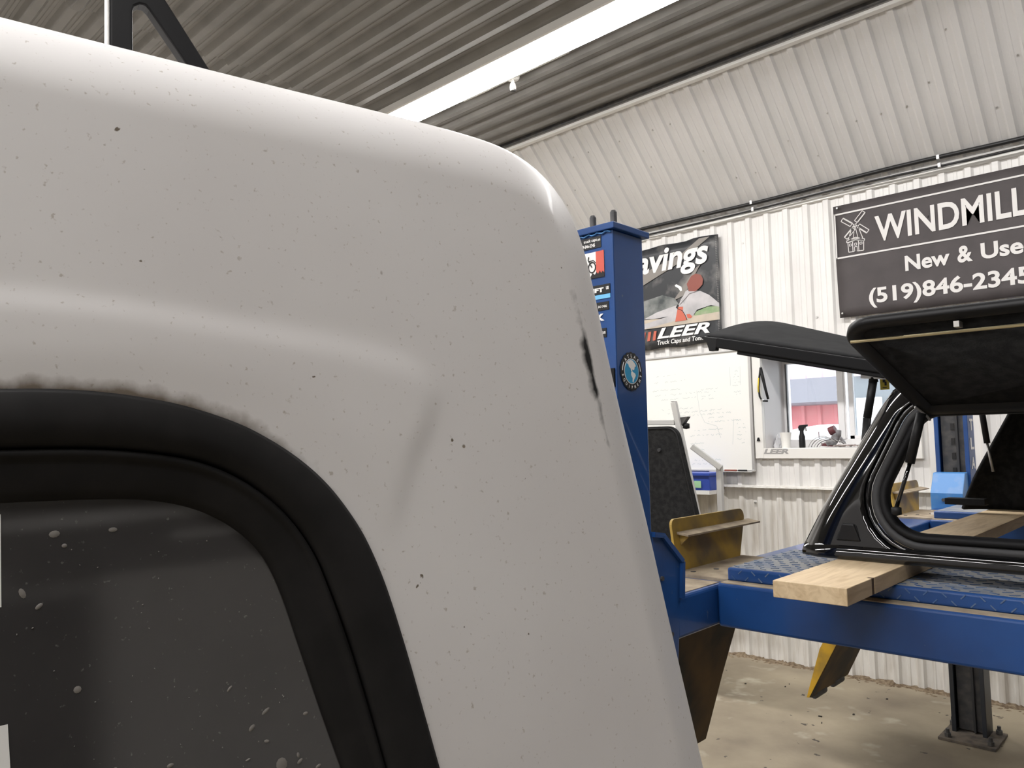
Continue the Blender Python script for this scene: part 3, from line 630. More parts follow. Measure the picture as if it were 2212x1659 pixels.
arc_text('ATLAS', br*.81, 133, 47, .0080, False); arc_text('EQUIPMENT', br*.82, 196, 344, .0072, True)
for s_a in (163, 18):
    MB().tube([(bx+.0016, by+.97*br*.82*math.cos(R(a)), bz+br*.82*math.sin(R(a))) for a in np.linspace(s_a-16, s_a+16, 8)], .0009, 5).build('badge_dash', 'paper', bd)
# far post
M['blue_grimy_shaded'] = mat('grimy_shaded_blue_post', (.013, .066, .235), .4, col2=(.010, .046, .165), scale=5)
nt = M['blue_grimy_shaded'].node_tree; sx = nt.nodes.new('ShaderNodeSeparateXYZ'); nz_ = nt.nodes.new('ShaderNodeTexNoise'); nz_.inputs['Scale'].default_value = 9; ad = nt.nodes.new('ShaderNodeMath'); ad.operation = 'MULTIPLY_ADD'; ad.inputs[1].default_value = .5
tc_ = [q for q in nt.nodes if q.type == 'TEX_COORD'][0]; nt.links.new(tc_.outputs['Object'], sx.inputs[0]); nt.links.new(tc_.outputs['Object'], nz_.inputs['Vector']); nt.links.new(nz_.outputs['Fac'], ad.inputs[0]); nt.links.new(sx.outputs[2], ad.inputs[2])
mr_ = nt.nodes.new('ShaderNodeMapRange'); mr_.inputs['From Min'].default_value = .3; mr_.inputs['From Max'].default_value = -.1; nt.links.new(ad.outputs[0], mr_.inputs['Value'])  # post darkens towards the foot: grime and shadow painted together
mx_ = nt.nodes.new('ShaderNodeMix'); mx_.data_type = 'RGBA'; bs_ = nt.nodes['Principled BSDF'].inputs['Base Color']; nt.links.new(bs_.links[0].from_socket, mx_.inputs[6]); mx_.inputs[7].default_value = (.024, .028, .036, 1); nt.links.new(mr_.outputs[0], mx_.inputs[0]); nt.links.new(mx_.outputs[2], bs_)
fp = cpost('post', 4.660, 4.790, -1, 2.100); fp.data.materials[0] = M['blue_grimy_shaded']
box('top_plate', PX0-.012, PX1+.012, 4.65, 4.80, 2.100, 2.116, 'blue', fp); box('base_plate', -1.245, -.98, 4.525, 4.80, 0, .014, 'grime', fp)
box('shade_lock_ladder', -1.186, -1.069, 4.705, 4.715, .02, 2.05, 'steel_dark', fp); box('guide_strip', -1.112, -1.100, 4.685, 4.705, .02, 2.05, 'grey_band', fp)  # ladder plate widened to paint the shade inside the post
for k in range(14): box('ladder_slot', -1.138, -1.120, 4.700, 4.706, .9+k*.08, .935+k*.08, 'pblack', fp, bevel=0)
for x, y in ((-1.205, 4.56), (-1.010, 4.565), (-1.012, 4.765), (-1.23, 4.765)):
    an = MB().tube([(x, y, .014), (x, y, .055)], .009, 10).build('anchor_bolt', 'steel_dark', fp); MB().tube([(x, y, .016), (x, y, .034)], .017, 6).build('nut', 'steel_dark', fp)
for ch, z in (('A', 1.70), ('T', 1.615), ('L', 1.512), ('A', 1.408), ('S', 1.305)):
    text('lettering', ch, (PX1+.001, 4.690, z), (0, 1, 0), (0, 0, 1), .075, .063, 'paper', fp, bold=.04)
# carriages (profile in y,z), cross beam
def carriage(sgn, m):
    ref = 1.590 if sgn > 0 else 4.655
    prof = [(0, 1.370), (.040, 1.364), (.128, 1.290), (.120, 1.200), (.100, 1.025), (0, 1.025)]
    P = [(ref+sgn*a, z) for a, z in prof]
    o = MB().prism(P, 'x', PX0-.004, PX1+.001).build('carriage', m, lf, bevel=.004)
    P2 = [(ref+sgn*a, z) for a, z in prof]; q = MB()
    for i in range(3):
        (a0, z0), (a1, z1) = P2[i], P2[i+1]
        q.beam((PX1+.003, a0, z0), (PX1+.003, a1, z1), .012, .014, up=(1, 0, 0))
    q.build('carriage_rim', m, o)
    for (a, z) in ((.035, 1.26), (.07, 1.12)): MB().tube([(PX1+.0, ref+sgn*a, z), (PX1+.006, ref+sgn*a, z)], .006, 8).build('bolt', 'steel_dark', o)
carriage(1, 'blue')
cf = MB().prism([(4.655, 1.392), (4.600, 1.390), (4.530, 1.285), (4.530, 1.150), (4.655, 1.150)], 'x', PX0-.002, PX1-.012).build('carriage', 'blue_light', lf, bevel=.004)
MB().tube([(-1.15, 4.535, 1.25), (-1.15, 4.524, 1.25)], .009, 6).build('bolt', 'steel_dark', cf)
box('cross_beam', PX0+.01, PX1+.001, 1.69, 4.56, 1.098, 1.205, 'blue', lf, bevel=.010, seg=3)
box('dust_layer', PX0+.02, PX1-.012, 1.72, 1.93, 1.205, 1.2065, 'dust', lf, bevel=0)
def runway(y0, y1, near):
    d0, d1 = y0+.045, y1-.035
    o = box('runway', PX1+.004, 3.4, y0, y1, 1.097, 1.212, 'blue', lf, bevel=.008, seg=3)
    dk = box('deck', PX1+.011, 3.4, d0, d1, 1.212, 1.248, 'blue', lf, bevel=.007, seg=3)
    box('deck_surface', PX1+.020, 3.4, d0+.008, d1-.008, 1.2475, 1.2487, 'blue_dusty', dk, bevel=0)
    box('ledge_dust', PX1+.012, 3.4, y0+.006, d0+.001, 1.2115, 1.2135, 'dust', dk, bevel=0)
    if near:
        q = MB()
        for k in range(60):
            for row, z in ((0, 1.222), (1, 1.238)):
                x = PX1+.03+k*.038+(.019 if row else 0); s = 1 if (k+row) % 2 else -1
                q.beam((x-.005, d0-.0002, z-.005*s), (x+.005, d0-.0002, z+.005*s), .0025, .002, up=(0, 1, 0))
            for r_ in range(14):
                x = PX1+.03+k*.038+(.019 if r_ % 2 else 0); y = d0+.02+r_*.030; s = 1 if (k+r_) % 2 else -1
                q.beam((x-.009, y-.006*s, 1.2487), (x+.009, y+.006*s, 1.2487), .005, .003)
        tag(q.build('tread_lugs', 'blue_worn', dk), kind='stuff')
    return o
runway(1.890, 2.400, True); runway(3.850, 4.345, False)
def ramp(y0, y1, ztip, rollers, top_y, k):
    """tilting wheel-stop and hanging ramp in one piece, hinged at the runway end"""
    hx, hz = -1.205, 1.205
    tx = hx-(hz-ztip)*k
    rt_ = thing_part = MB().prism([(hx, hz), (hx+.008, hz-.03), (tx+.022, ztip), (tx+.004, ztip), (hx-.018, hz-.03), (hx-.012, hz)], 'y', y0, y1).build('ramp', 'brown', lf, bevel=.003)
    MB().prism([(hx-.012, hz-.02), (hx-.055, hz-.08), (tx+.25*k-.045, ztip+.25), (tx+.0, ztip), (tx+.012, ztip), (hx-.01, hz-.10)], 'y', y0-.006, y0).build('side_flange', 'ramp_yellow', rt_)
    MB().prism([(hx-.012, hz-.02), (hx-.055, hz-.08), (tx+.25*k-.045, ztip+.25), (tx+.0, ztip), (tx+.012, ztip), (hx-.01, hz-.10)], 'y', y1, y1+.006).build('side_flange', 'brown', rt_)
    for c_ in (.15, .30):
        z = hz-c_; xx = hx-c_*k+.0125
        MB().add([(xx, y0+.11, z), (xx, y0+.116, z), (xx-.062, y0+.116, z-.13), (xx-.062, y0+.11, z-.13)], [(0, 1, 2, 3)]).build('slot', 'pblack', rt_)
    if rollers:
        for a in (.06, .30):
            MB().tube([(tx+.01, y0+a, ztip), (tx+.01, y0+a+.12, ztip)], .022, 12).build('roller', 'steel_dark', rt_, smooth=True, auto=40)
            MB().tube([(tx+.022, y0+a+.03, ztip+.016), (tx+.022, y0+a+.09, ztip+.016)], .007, 8).build('roller_pin', 'steel', rt_, smooth=True)
    # upright wheel stop
    sp_ = rounded([(y0+.075, 1.206, .004), (y1-.055, 1.206, .004), (top_y, 1.362, .022), (y0+.085, 1.362, .022)], 6, 1)
    o = loops('wheel_stop', [[(-1.205-(z-1.206)*.16, y, z) for y, z in sp_], [(-1.213-(z-1.206)*.16, y, z) for y, z in sp_]], 'yellow', lf, smooth=False, cap_first=True, cap_last=True)
    MB().prism([(-1.228, 1.318), (-1.185, 1.313), (-1.185, 1.318), (-1.228, 1.325)], 'y', y0+.105, top_y+.015).build('stop_flange', 'dust', o)
    MB().prism([(-1.226, 1.318), (-1.190, 1.314), (-1.222, 1.28)], 'y', y0+.115, y0+.122).build('gusset', 'yellow', o)
    h_ = box('hinge_plate', -1.212, PX1+.008, y0+.055, y1-.03, 1.203, 1.2145, 'dust', lf, bevel=.002)
    for (a, b_) in ((.10, -1.17), (.25, -1.10), (.18, -1.14)): MB().tube([(b_, y0+a, 1.2145), (b_, y0+a, 1.216)], .008, 10).build('bolt', 'steel_dark', h_)
    MB().beam((-1.085, y0+.20, 1.217), (-1.06, y0+.21, 1.217), .02, .014).build('wood_chip', 'paper', h_)
ramp(1.890, 2.400, .575, False, 2.445, .32); ramp(3.850, 4.345, .30, True, 4.40, .487)

# ------------------------------------------------------------------ board across the lift
bo = thing('wooden_board', 'pale pine board lying across the lift under the black cap', 'board', (-.68, 2.8, 1.2487))
nt_ = [(-.760, 1.625), (-.601, 1.625), (-.601, 1.772), (-.612, 1.775), (-.612, 1.785), (-.601, 1.788), (-.601, 4.065), (-.760, 4.065)]
MB().prism(nt_, 'z', 1.2503, 1.2868).build('plank', 'wood', bo, bevel=.0015)
box('saw_notch', -.613, -.6015, 1.773, 1.787, 1.2508, 1.2862, 'wood_cut', bo, bevel=0)

# ------------------------------------------------------------------ black truck cap on the lift
kc = thing('black_truck_cap', 'glossy black truck cap with raised side and rear doors on the lift', 'truck cap', (.1, 2.8, 1.286))
KZ0, KZ1 = 1.2875, 1.715
def xr(z):
    d = z-KZ0; c = min(d, .2); return -.880+.36*d+.55*c*c+.22*(d-c)
def ysurf(x, z):
    t = min(1, max(0, 1-(x-xr(z))/.10)); y = 2.0+.20*(z-KZ0)+.06*t**3
    if z > 1.66: y += .5*(z-1.66)**2/.055*.6
    return y
win = [(-.690, 1.360, .085), (.66, 1.360, .085), (.55, 1.643, .06), (-.560, 1.643, .055)]
SEG, SID = 10, 14
def wloop(o, dy): return [(x, ysurf(x, z)+dy, z) for x, z in rounded(offset_corners(win, o), SEG, SID)]
outer = rounded([(xr(KZ0), KZ0, .012), (1.2, KZ0, .012), (1.15, KZ1, .012), (xr(KZ1), KZ1, .012)], SEG, SID)
inner = rounded(offset_corners(win, .056), SEG, SID)
def bend(x, z):   # follow the curved rear edge
    return x
rings = []
for k in range(15):
    s = k/14; ring = []
    for (a, c), (p, q) in zip(inner, outer):
        x, z = a+(p-a)*s, c+(q-c)*s; x = max(x, xr(z)); ring.append((x, ysurf(x, z), z))
    rings.append(ring)
rings = [wloop(.056, .012), wloop(.056, .004)]+rings
last = rings[-1]; rings.append([(x, y+.02, z) for x, y, z in last])
loops('side_panel', rings, 'black_gloss', kc)
loops('window_frame', [wloop(.056, .010), wloop(.052, .003), wloop(.046, .001), wloop(.042, .006), wloop(.040, .008)], 'black_gloss', kc)
loops('window_band', [wloop(.040, .010), wloop(.036, .003), wloop(.024, .003), wloop(.020, .010)], 'grey_band', kc)
loops('window_seal', [wloop(.021, .012), wloop(.018, .002), wloop(.010, -.004), wloop(.002, .002), wloop(0, .012), wloop(0, .030)], 'black_rubber', kc)
# far side, front, roof: plain inner faces
def side_grid(name, mir, m):
    V = []; nz, nx = 14, 20
    for j in range(nz):
        z = KZ0+(KZ1-KZ0)*j/(nz-1)
        for i in range(nx):
            x = xr(z)+(1.2-xr(z))*(i/(nx-1))**1.7; V.append((x+(.035 if mir else 0), 5.66-ysurf(x, z) if mir else ysurf(x, z), z))
    return mesh(name, V, [(j*nx+i, j*nx+i+1, (j+1)*nx+i+1, (j+1)*nx+i) for j in range(nz-1) for i in range(nx-1)], m, kc, smooth=True, solid=.012)
side_grid('side_panel', True, 'black_matte')
V = []; 
for j in range(20):
    t = j/19; 
    for i in range(12):
        x = xr(KZ1)+(1.16-xr(KZ1))*i/11; y = ysurf(x, KZ1)*(1-t)+(5.66-ysurf(x, KZ1))*t
        V.append((x, y, KZ1-.004+.075*(1-abs(2*t-1)**2.6)))
mesh('roof', V, [(j*12+i, j*12+i+1, (j+1)*12+i+1, (j+1)*12+i) for j in range(19) for i in range(11)], 'black_matte', kc, smooth=True, solid=.010)
box('front_panel', 1.14, 1.16, 2.05, 3.61, KZ0, 1.76, 'black_matte', kc)
MB().prism([(-.764, 1.333), (-.702, 1.333), (-.717, 1.377), (-.747, 1.377)], 'y', 2.005, 2.030).build('marker_recess', 'black_satin', kc, bevel=.004)
prof_ = [(0, .012), (0, -.002), (.004, -.007), (.012, -.009), (.026, -.008), (.032, -.004), (.036, .004)]
xs_ = np.linspace(-.862, 1.19, 40)
loops('bottom_rail', [[(max(x, xr(KZ0+h)+.004), ysurf(max(x, xr(KZ0+h)+.004), KZ0+h)+dy, KZ0+h) for x in xs_] for h, dy in prof_], 'black_gloss', kc, close=False)
box('rear_corner_foot', -.86, -.72, 3.40, 3.46, 1.32, 1.345, 'black_satin', kc)
# raised side door (hinged along the top of the opening)
HY, HZ, ua = 2.080, 1.657, R(28.5)
def flap(x, v, h=0): return (x, HY-math.cos(ua)*v-math.sin(ua)*h*-1, HZ+math.sin(ua)*v+math.cos(ua)*h)
fl = [(-.562, 0, .015), (.62, 0, .015), (.70, .412, .07), (-.640, .412, .07)]
def floop(o, h): return [flap(x, v, h) for x, v in rounded(offset_corners(fl, o), SEG, SID)]
sdw = loops('side_door', [floop(-.035, -.006), floop(-.026, -.012), floop(-.004, -.014), floop(0, -.010), floop(0, .003), floop(-.006, .008), floop(-.035, .008), floop(-.035, -.006)], 'black_satin', kc)
loops('door_panel', [floop(-.034, -.005), floop(-.034, .006)], 'black_matte', sdw, cap_first=True, cap_last=True)
MB().tube([flap(-.612, .360, -.024), flap(.66, .360, -.024)], .0035, 8).build('latch_rod', 'zinc', sdw, smooth=True)
MB().beam(flap(-.400, .378, -.020), flap(-.390, .378, -.020), .030, .012).build('rod_guide', 'steel', sdw)
MB().tube([flap(-.565, .05, -.016), flap(-.548, .012, -.022), flap(-.545, -.004, -.024)], .003, 8).build('hinge_arm', 'steel', sdw)
stt = MB().tube([(-.544, 2.0, 1.650), (-.560, 2.0, 1.592), (-.576, 2.0, 1.531)], .011, 10).build('gas_strut', 'black_satin', kc, smooth=True)
MB().tube([(-.576, 2.0, 1.531), (-.611, 2.0, 1.425)], .005, 8).build('strut_rod', 'black_gloss', stt, smooth=True)
MB().lathe((-.612, 2.0, 1.415), [(.001, -.012), (.012, -.008), (.012, .008), (.001, .012)], 10).build('strut_end', 'black_satin', stt, smooth=True)
# raised rear door: arched, hinged at the rear edge of the roof
def rd(s, t, h=0):
    y = 2.215+(3.45-2.215)*t; arch = (1-(2*t-1)**2)
    return (-.655-.565*s, y, 1.790+.137*s+(.045+.055*s)*arch+h)
V = [rd(i/9, j/23) for j in range(24) for i in range(10)]
rdw = mesh('rear_door', V, [(j*10+i, j*10+i+1, (j+1)*10+i+1, (j+1)*10+i) for j in range(23) for i in range(9)], 'door_glass', kc, smooth=True, solid=.008)
V = []
for j in range(24):
    t = j/23; p = rd(1, t); q = rd(.93, t, -.005); V += [p, (p[0]-.012, p[1], p[2]-.004), (q[0], q[1], q[2])]
loops('outer_lip', [[V[j*3], V[j*3+1], V[j*3+2]] for j in range(24)], 'lip', rdw, close=False, solid=.006)
for t_, nm in ((0, 1), (1, 1)):
    q = MB(); a, c = Vector(rd(-.02, t_)), Vector(rd(.985, t_)); q.beam(a+Vector((0, 0, -.016)), c+Vector((0, 0, -.016)), .022, .032); q.build('side_rail', 'black_rubber', rdw, bevel=.004)
    q = MB(); a, c = Vector(rd(.06, t_)), Vector(rd(.82, t_)); q.beam(a+Vector((0, .004, -.038)), c+Vector((0, .004, -.036)), .016, .014); q.build('seal_strip', 'black_rubber', rdw, bevel=.003)
a = Vector(rd(.99, 0)); MB().prism([(a.x-.03, a.z+.006), (a.x+.035, a.z-.010), (a.x+.028, a.z-.048), (a.x+.005, a.z-.048), (a.x-.004, a.z-.018)], 'y', a.y-.012, a.y+.010).build('corner_cap', 'black_satin', rdw, bevel=.002)
hd = MB().tube([(-.989, 2.60, 1.896), (-.891, 2.60, 1.880)], .006, 10).build('door_handle', 'chrome', rdw, smooth=True)
MB().lathe((-.915, 2.61, 1.845), [(.001, -.008), (.026, -.006), (.032, .01), (.022, .045), (.001, .062)], 14).build('handle_boss', 'trim', rdw, smooth=True)
MB().beam((-.905, 2.60, 1.872), (-.815, 2.60, 1.838), .02, .014).build('lock_arm', 'steel', rdw)
a = Vector(rd(.13, 0)); rs = MB().tube([(a.x, a.y+.03, a.z-.055), (a.x-.022, a.y+.03, a.z-.16)], .011, 12).build('gas_strut', 'black_satin', kc, smooth=True)
MB().tube([(a.x-.0, a.y+.03, a.z-.03), (a.x, a.y+.03, a.z-.06)], [.007, .013], 12).build('strut_end', 'black_rubber', rs, smooth=True)
MB().tube([(a.x-.022, a.y+.03, a.z-.16), (a.x-.045, a.y+.03, a.z-.34)], .011, 10).build('strut_rod', 'black_satin', rs, smooth=True)
MB().beam((a.x-.03, a.y+.03, a.z-.040), (a.x+.045, a.y+.03, a.z-.048), .02, .016).build('strut_bracket', 'steel', rs)
rs2 = MB().tube([(-.715, 3.40, 1.73), (-.700, 3.40, 1.56)], .011, 10).build('gas_strut', 'black_satin', kc, smooth=True)
MB().tube([(-.700, 3.40, 1.56), (-.69, 3.42, 1.45)], .005, 8).build('strut_rod', 'steel', rs2, smooth=True)
tg = thing('hang_tag', 'small yellow tag with black marks hanging from the rear door', 'tag', (-.735, 2.45, 1.72))
box('card', -.776, -.750, 2.449, 2.451, 1.736, 1.776, 'tag', tg, bevel=0)
MB().tube([(-.763, 2.45, 1.775), (-.763, 2.45, 1.845)], .0012, 6).build('tie', 'pblack', tg)
for (x, z, w_, h_) in ((-.768, 1.758, .008, .010), (-.763, 1.748, .006, .012), (-.769, 1.741, .012, .002)): MB().box(x, x+w_, 2.4485, 2.4495, z, z+h_).build('printed_mark', 'pblack', tg)

# ------------------------------------------------------------------ white truck cap in the foreground
th, be, cdist = R(9.7), R(7), .5; rr_ = .075
D = np.array([math.sin(th), math.cos(th), 0]); NH = np.array([math.cos(th), -math.sin(th), 0])
NV = NH*math.cos(be)+np.array([0, 0, 1])*math.sin(be); EV = -NH*math.sin(be)+np.array([0, 0, 1])*math.cos(be)
OO = np.array([0, 0, 1.6])-cdist*NV
def W3(a, w, bb=0):
    w = np.asarray(w, float); bb = np.asarray(bb, float); near = np.minimum(bb, .075); deep = np.maximum(bb-.075, 0)*(1-2*math.tan(be)*(w+.585)/1.55)
    return OO+np.multiply.outer(np.asarray(a), D)+np.multiply.outer(w, EV)-np.multiply.outer(near, NV)-np.multiply.outer(deep+0*w, NH)
def catmull(P, n):
    P = np.array(P, float); out = []
    for i in range(len(P)-1):
        p0, p1, p2, p3 = P[max(i-1, 0)], P[i], P[i+1], P[min(i+2, len(P)-1)]
        for k in range(n):
            t = k/n; out.append(.5*((2*p1)+(-p0+p2)*t+(2*p0-5*p1+4*p2-p3)*t*t+(-p0+3*p1-3*p2+p3)*t**3))
    out.append(P[-1]); return np.array(out)
def resample(P, ds):
    L = np.r_[0, np.cumsum(np.linalg.norm(np.diff(P, axis=0), axis=1))]; n = max(2, int(L[-1]/ds)); s = np.linspace(0, L[-1], n)
    return np.stack([np.interp(s, L, P[:, 0]), np.interp(s, L, P[:, 1])], 1)
vis = [(.0263, .2835), (.0788, .2842), (.1384, .2853), (.2079, .2866), (.2959, .2887), (.350, .2895), (.388, .2890), (.408, .2875), (.4225, .2840), (.434, .2775), (.4425, .2680), (.448, .2570), (.4530, .2390), (.4585, .2068), (.464, .1643), (.4702, .1196), (.4794, .062), (.495, -.0315), (.5096, -.1277), (.5242, -.2201), (.5293, -.253)]
va = resample(catmull(vis, 6), .0055)
rb = resample(np.array([(.5293, -.253), (.565, -.47), (.555, -.50), (.52, -.51), (-1.52, -.51), (-1.56, -.50), (-1.57, -.47), (-1.47, .22), (-1.45, .265), (-1.41, .2835), (.0263, .2835)]), .03)[1:-1]
CL = np.vstack([va, rb])                       # travelling clockwise: +a along the top, down the right end, back along the bottom
T = np.roll(CL, -1, 0)-np.roll(CL, 1, 0); T /= np.linalg.norm(T, axis=1)[:, None]; NO = np.stack([-T[:, 1], T[:, 0]], 1)
for _ in range(6):
    NO = (np.roll(NO, 1, 0)+2*NO+np.roll(NO, -1, 0))/4; NO /= np.linalg.norm(NO, axis=1)[:, None]
CL = CL+NO*(rr_*(math.sin(R(56))-(math.sin(R(56))-np.sin(R(3)+R(17)*np.clip(NO[:, 0], 0, 1)))/(1-np.sin(R(3)+R(17)*np.clip(NO[:, 0], 0, 1)))))[:, None]
def full_loop(visible, low):
    """close a window outline whose visible top-right part is given"""
    P = catmull(visible, 6); e = P[-1]
    k = np.array([(e[0]+.02, e[1]-.08), (e[0]+.018, e[1]-.10), (e[0]+.0, low+.005), (e[0]-.03, low), (-.95, low), (-.99, low+.012), (-1.0, low+.05), (-.93, visible[0][1]-.05), (-.90, visible[0][1]-.012), (-.86, visible[0][1]), (visible[0][0], visible[0][1])])
    return np.vstack([P, k])
winL = full_loop([(.0269, .0955), (.0489, .0961), (.0723, .0953), (.0973, .0925), (.1239, .0871), (.1522, .0777), (.1729, .0674), (.1944, .053), (.2134, .0356), (.2293, .0149), (.242, -.0072), (.2541, -.0383), (.2657, -.0794), (.2769, -.125), (.2866, -.1654)], -.285)
grvL = full_loop([(.0275, .0641), (.0724, .0637), (.11, .0595), (.1371, .0526), (.1628, .0389), (.1865, .0179), (.2044, -.0085), (.2161, -.0381), (.2274, -.073), (.2384, -.1138), (.2486, -.1558)], -.252)
glsL = full_loop([(.0288, .0339), (.0742, .0332), (.105, .0308), (.1313, .0236), (.1539, .0105), (.1713, -.0074), (.1827, -.0300), (.1945, -.0682), (.2075, -.1118), (.220, -.1508)], -.222)
CEN = np.array([-.12, -.12])
def cast(loop, dirs):
    """distance from CEN to a closed star-shaped loop along unit directions"""
    A = loop-CEN; B = np.roll(loop, -1, 0)-CEN; out = np.zeros(len(dirs))
    for i, dd in enumerate(dirs):
        e = B-A; den = dd[0]*e[:, 1]-dd[1]*e[:, 0]; den[np.abs(den) < 1e-12] = 1e-12
        t = (A[:, 0]*e[:, 1]-A[:, 1]*e[:, 0])/den; u = (A[:, 0]*dd[1]-A[:, 1]*dd[0])/den
        ok = (t > 0) & (u >= -1e-6) & (u <= 1+1e-6); out[i] = t[ok].min() if ok.any() else .3
    return out
DR = CL-CEN; DR /= np.linalg.norm(DR, axis=1)[:, None]
def at(loop): return CEN+DR*cast(loop, DR)[:, None]
HW, HG, HI = at(winL), at(grvL), at(glsL)
crease = np.array([(-1.2, .150), (.0258, .1500), (.0848, .1483), (.1539, .1415), (.2185, .1345), (.2650, .1272), (.2930, .1175), (.3050, .100), (.2995, .078), (.2845, .0505), (.272, .0204), (.262, -.01), (.262, -.06), (.20, -.4), (-1.2, -.4)])
crease = resample(catmull(np.vstack([[(x, .1500) for x in np.arange(-1.2, 0, .04)], crease[1:13]]), 5), .004)
def crease_sd(P):
    A = crease[:-1]; B = crease[1:]; e = B-A; l2 = (e**2).sum(1)
    out = np.zeros(len(P))
    for i, p in enumerate(P):
        t = np.clip(((p-A)*e).sum(1)/l2, 0, 1); q = A+e*t[:, None]; dd = np.linalg.norm(p-q, axis=1); k = dd.argmin()
        s = e[k, 0]*(p[1]-A[k, 1])-e[k, 1]*(p[0]-A[k, 0]); out[i] = dd[k]*(1 if s > 0 else -1)
    return out
wc = thing('white_truck_cap', 'dirty white truck cap with a black framed side window, in the foreground', 'truck cap', tuple(W3(-.3, -.585, .7)))
NR = 44; rr = .075; WID = 1.55
pts = []; dirt = []; scuff = []
def scuff_val(P, bb):
    ax = np.interp(P[:, 1], [.02, .06, .10, .155, .20], [.4955, .4865, .4785, .4705, .4630]); t = np.interp(P[:, 1], [.03, .060, .098, .104, .150, .162, .235], [0, .45, .5, 1.0, 1.0, .6, .15])
    wd = np.interp(P[:, 1], [.05, .10, .15, .20], [.006, .0075, .0065, .006])
    return np.clip(1.25-np.abs(P[:, 0]-ax)/wd, 0, 1)*t*(P[:, 1] > .03)*(P[:, 1] < .235)
bumps = []
for k in range(NR+1):
    s = (k/NR); P = HW+(CL-HW)*s; sd = crease_sd(P); st_ = np.clip(.5-sd/.011, 0, 1); st_ = st_*st_*(3-2*st_)
    fade = np.clip(s/.12, 0, 1)*np.clip((1-s)/.1, 0, 1)
    bumps.append(.0024*st_*fade*np.clip((P[:, 1]+.09)/.16, 0, 1))
bumps = np.array(bumps)
for _ in range(2):
    bumps = (np.roll(bumps, 1, 1)+2*bumps+np.roll(bumps, -1, 1))/4
    bumps[1:-1] = (bumps[:-2]+2*bumps[1:-1]+bumps[2:])/4
for k in range(NR+1):
    s = (k/NR); P = HW+(CL-HW)*s
    pts.append(W3(P[:, 0], P[:, 1], -bumps[k])); dd = np.linalg.norm(P-HW, axis=1)
    dirt.append(np.clip(1-dd/.020, 0, 1)*np.clip((HW[:, 0]*-.6+.22)/.14, 0, 1)*(.75+.5*np.clip((HW[:, 1]-.03)/.06, 0, 1))); scuff.append(scuff_val(P, 0))
ph0 = R(3)+R(17)*np.clip(NO[:, 0], 0, 1)  # the roll starts with a slight break at the rear end
def roll(ph):
    p = ph0+(math.pi/2-ph0)*ph; return rr*(np.sin(p)-np.sin(ph0))/(1-np.sin(ph0)), rr*(np.cos(ph0)-np.cos(p))/np.cos(ph0)
for k in range(1, 17):
    of_, bb_ = roll(k/16); P = CL+of_[:, None]*NO; pts.append(W3(P[:, 0], P[:, 1], bb_)); dirt.append(np.zeros(len(P))); scuff.append(scuff_val(P, 0))
for bb, o in ((.3, rr+.004), (.75, rr+.010), (1.2, rr+.004)):
    P = CL+o*NO; pts.append(W3(P[:, 0], P[:, 1], np.full(len(P), bb))); dirt.append(np.zeros(len(P))); scuff.append(np.zeros(len(P)))
for k in range(8, -1, -1):
    ph = math.pi/2*k/8; P = CL+rr*math.sin(ph)*NO; pts.append(W3(P[:, 0], P[:, 1], np.full(len(P), WID-rr*(1-math.cos(ph))))); dirt.append(np.zeros(len(P))); scuff.append(np.zeros(len(P)))
M['gelcoat'] = mat('white_gelcoat', (.74, .72, .71), .45, col2=(.69, .665, .655), scale=4, lo=.4, hi=.7, coat=.06, spec=.25)
add_specks(M['gelcoat'], (.50, .46, .42), 260, .655, .10); add_specks(M['gelcoat'], (.16, .13, .10), 85, .755, .02); add_specks(M['gelcoat'], (.24, .20, .16), 38, .765, .02)
add_attr_stain(M['gelcoat'], 'window_grime', (.13, .095, .06), .9, 70, .50, 1.15)
add_attr_stain(M['gelcoat'], 'scuff', (.012, .012, .012), 1, 55, .30, .80)
body = loops('shell', [list(map(tuple, p)) for p in pts], 'gelcoat', wc, flip=True, cap_last=True)
me = body.data
for nm, dat in (('window_grime', dirt), ('scuff', scuff)):
    at_ = me.attributes.new(nm, 'FLOAT', 'POINT'); at_.data.foreach_set('value', np.concatenate(dat).astype(np.float32))
def lay(P, bb): return list(map(tuple, W3(P[:, 0], P[:, 1], np.full(len(P), bb))))
def mix(A, B, s): return A+(B-A)*s
M['frame_black'] = mat('weathered_black_frame', (.014, .0135, .0135), .55, col2=(.019, .018, .018), scale=30, spec=.15); add_specks(M['frame_black'], (.16, .15, .14), 160, .775, .03)
wf = loops('window_frame', [lay(HW, .006), lay(mix(HW, HG, -.02), -.0012), lay(mix(HW, HG, .06), -.0026), lay(mix(HW, HG, .5), -.0034), lay(mix(HW, HG, .93), -.0024), lay(mix(HW, HG, 1.0), .0015), lay(mix(HG, HI, .03), .007)], 'frame_black', wc, flip=True)
loops('inner_frame', [lay(mix(HG, HI, .02), .009), lay(mix(HG, HI, .06), .0010), lay(mix(HG, HI, .18), .0002), lay(mix(HG, HI, .22), .0026), lay(mix(HG, HI, .34), .0030), lay(mix(HG, HI, .8), .0062), lay(mix(HG, HI, .97), .009), lay(HI, .014)], 'frame_black', wf, flip=True)
M['tint'] = mat('dusty_tinted_glass', (.040, .038, .038), .06, col2=(.058, .055, .055), scale=9, lo=.35, hi=.75, spec=1.0); add_specks(M['tint'], (.12, .115, .11), 300, .68, .08)
gm = lay(mix(HI, CEN, -.01), .0125)
loops('window_glass', [gm, lay(mix(HI, CEN, .5), .0125), lay(mix(HI, CEN, .97), .0125)], 'tint', wf, flip=True, cap_last=True)
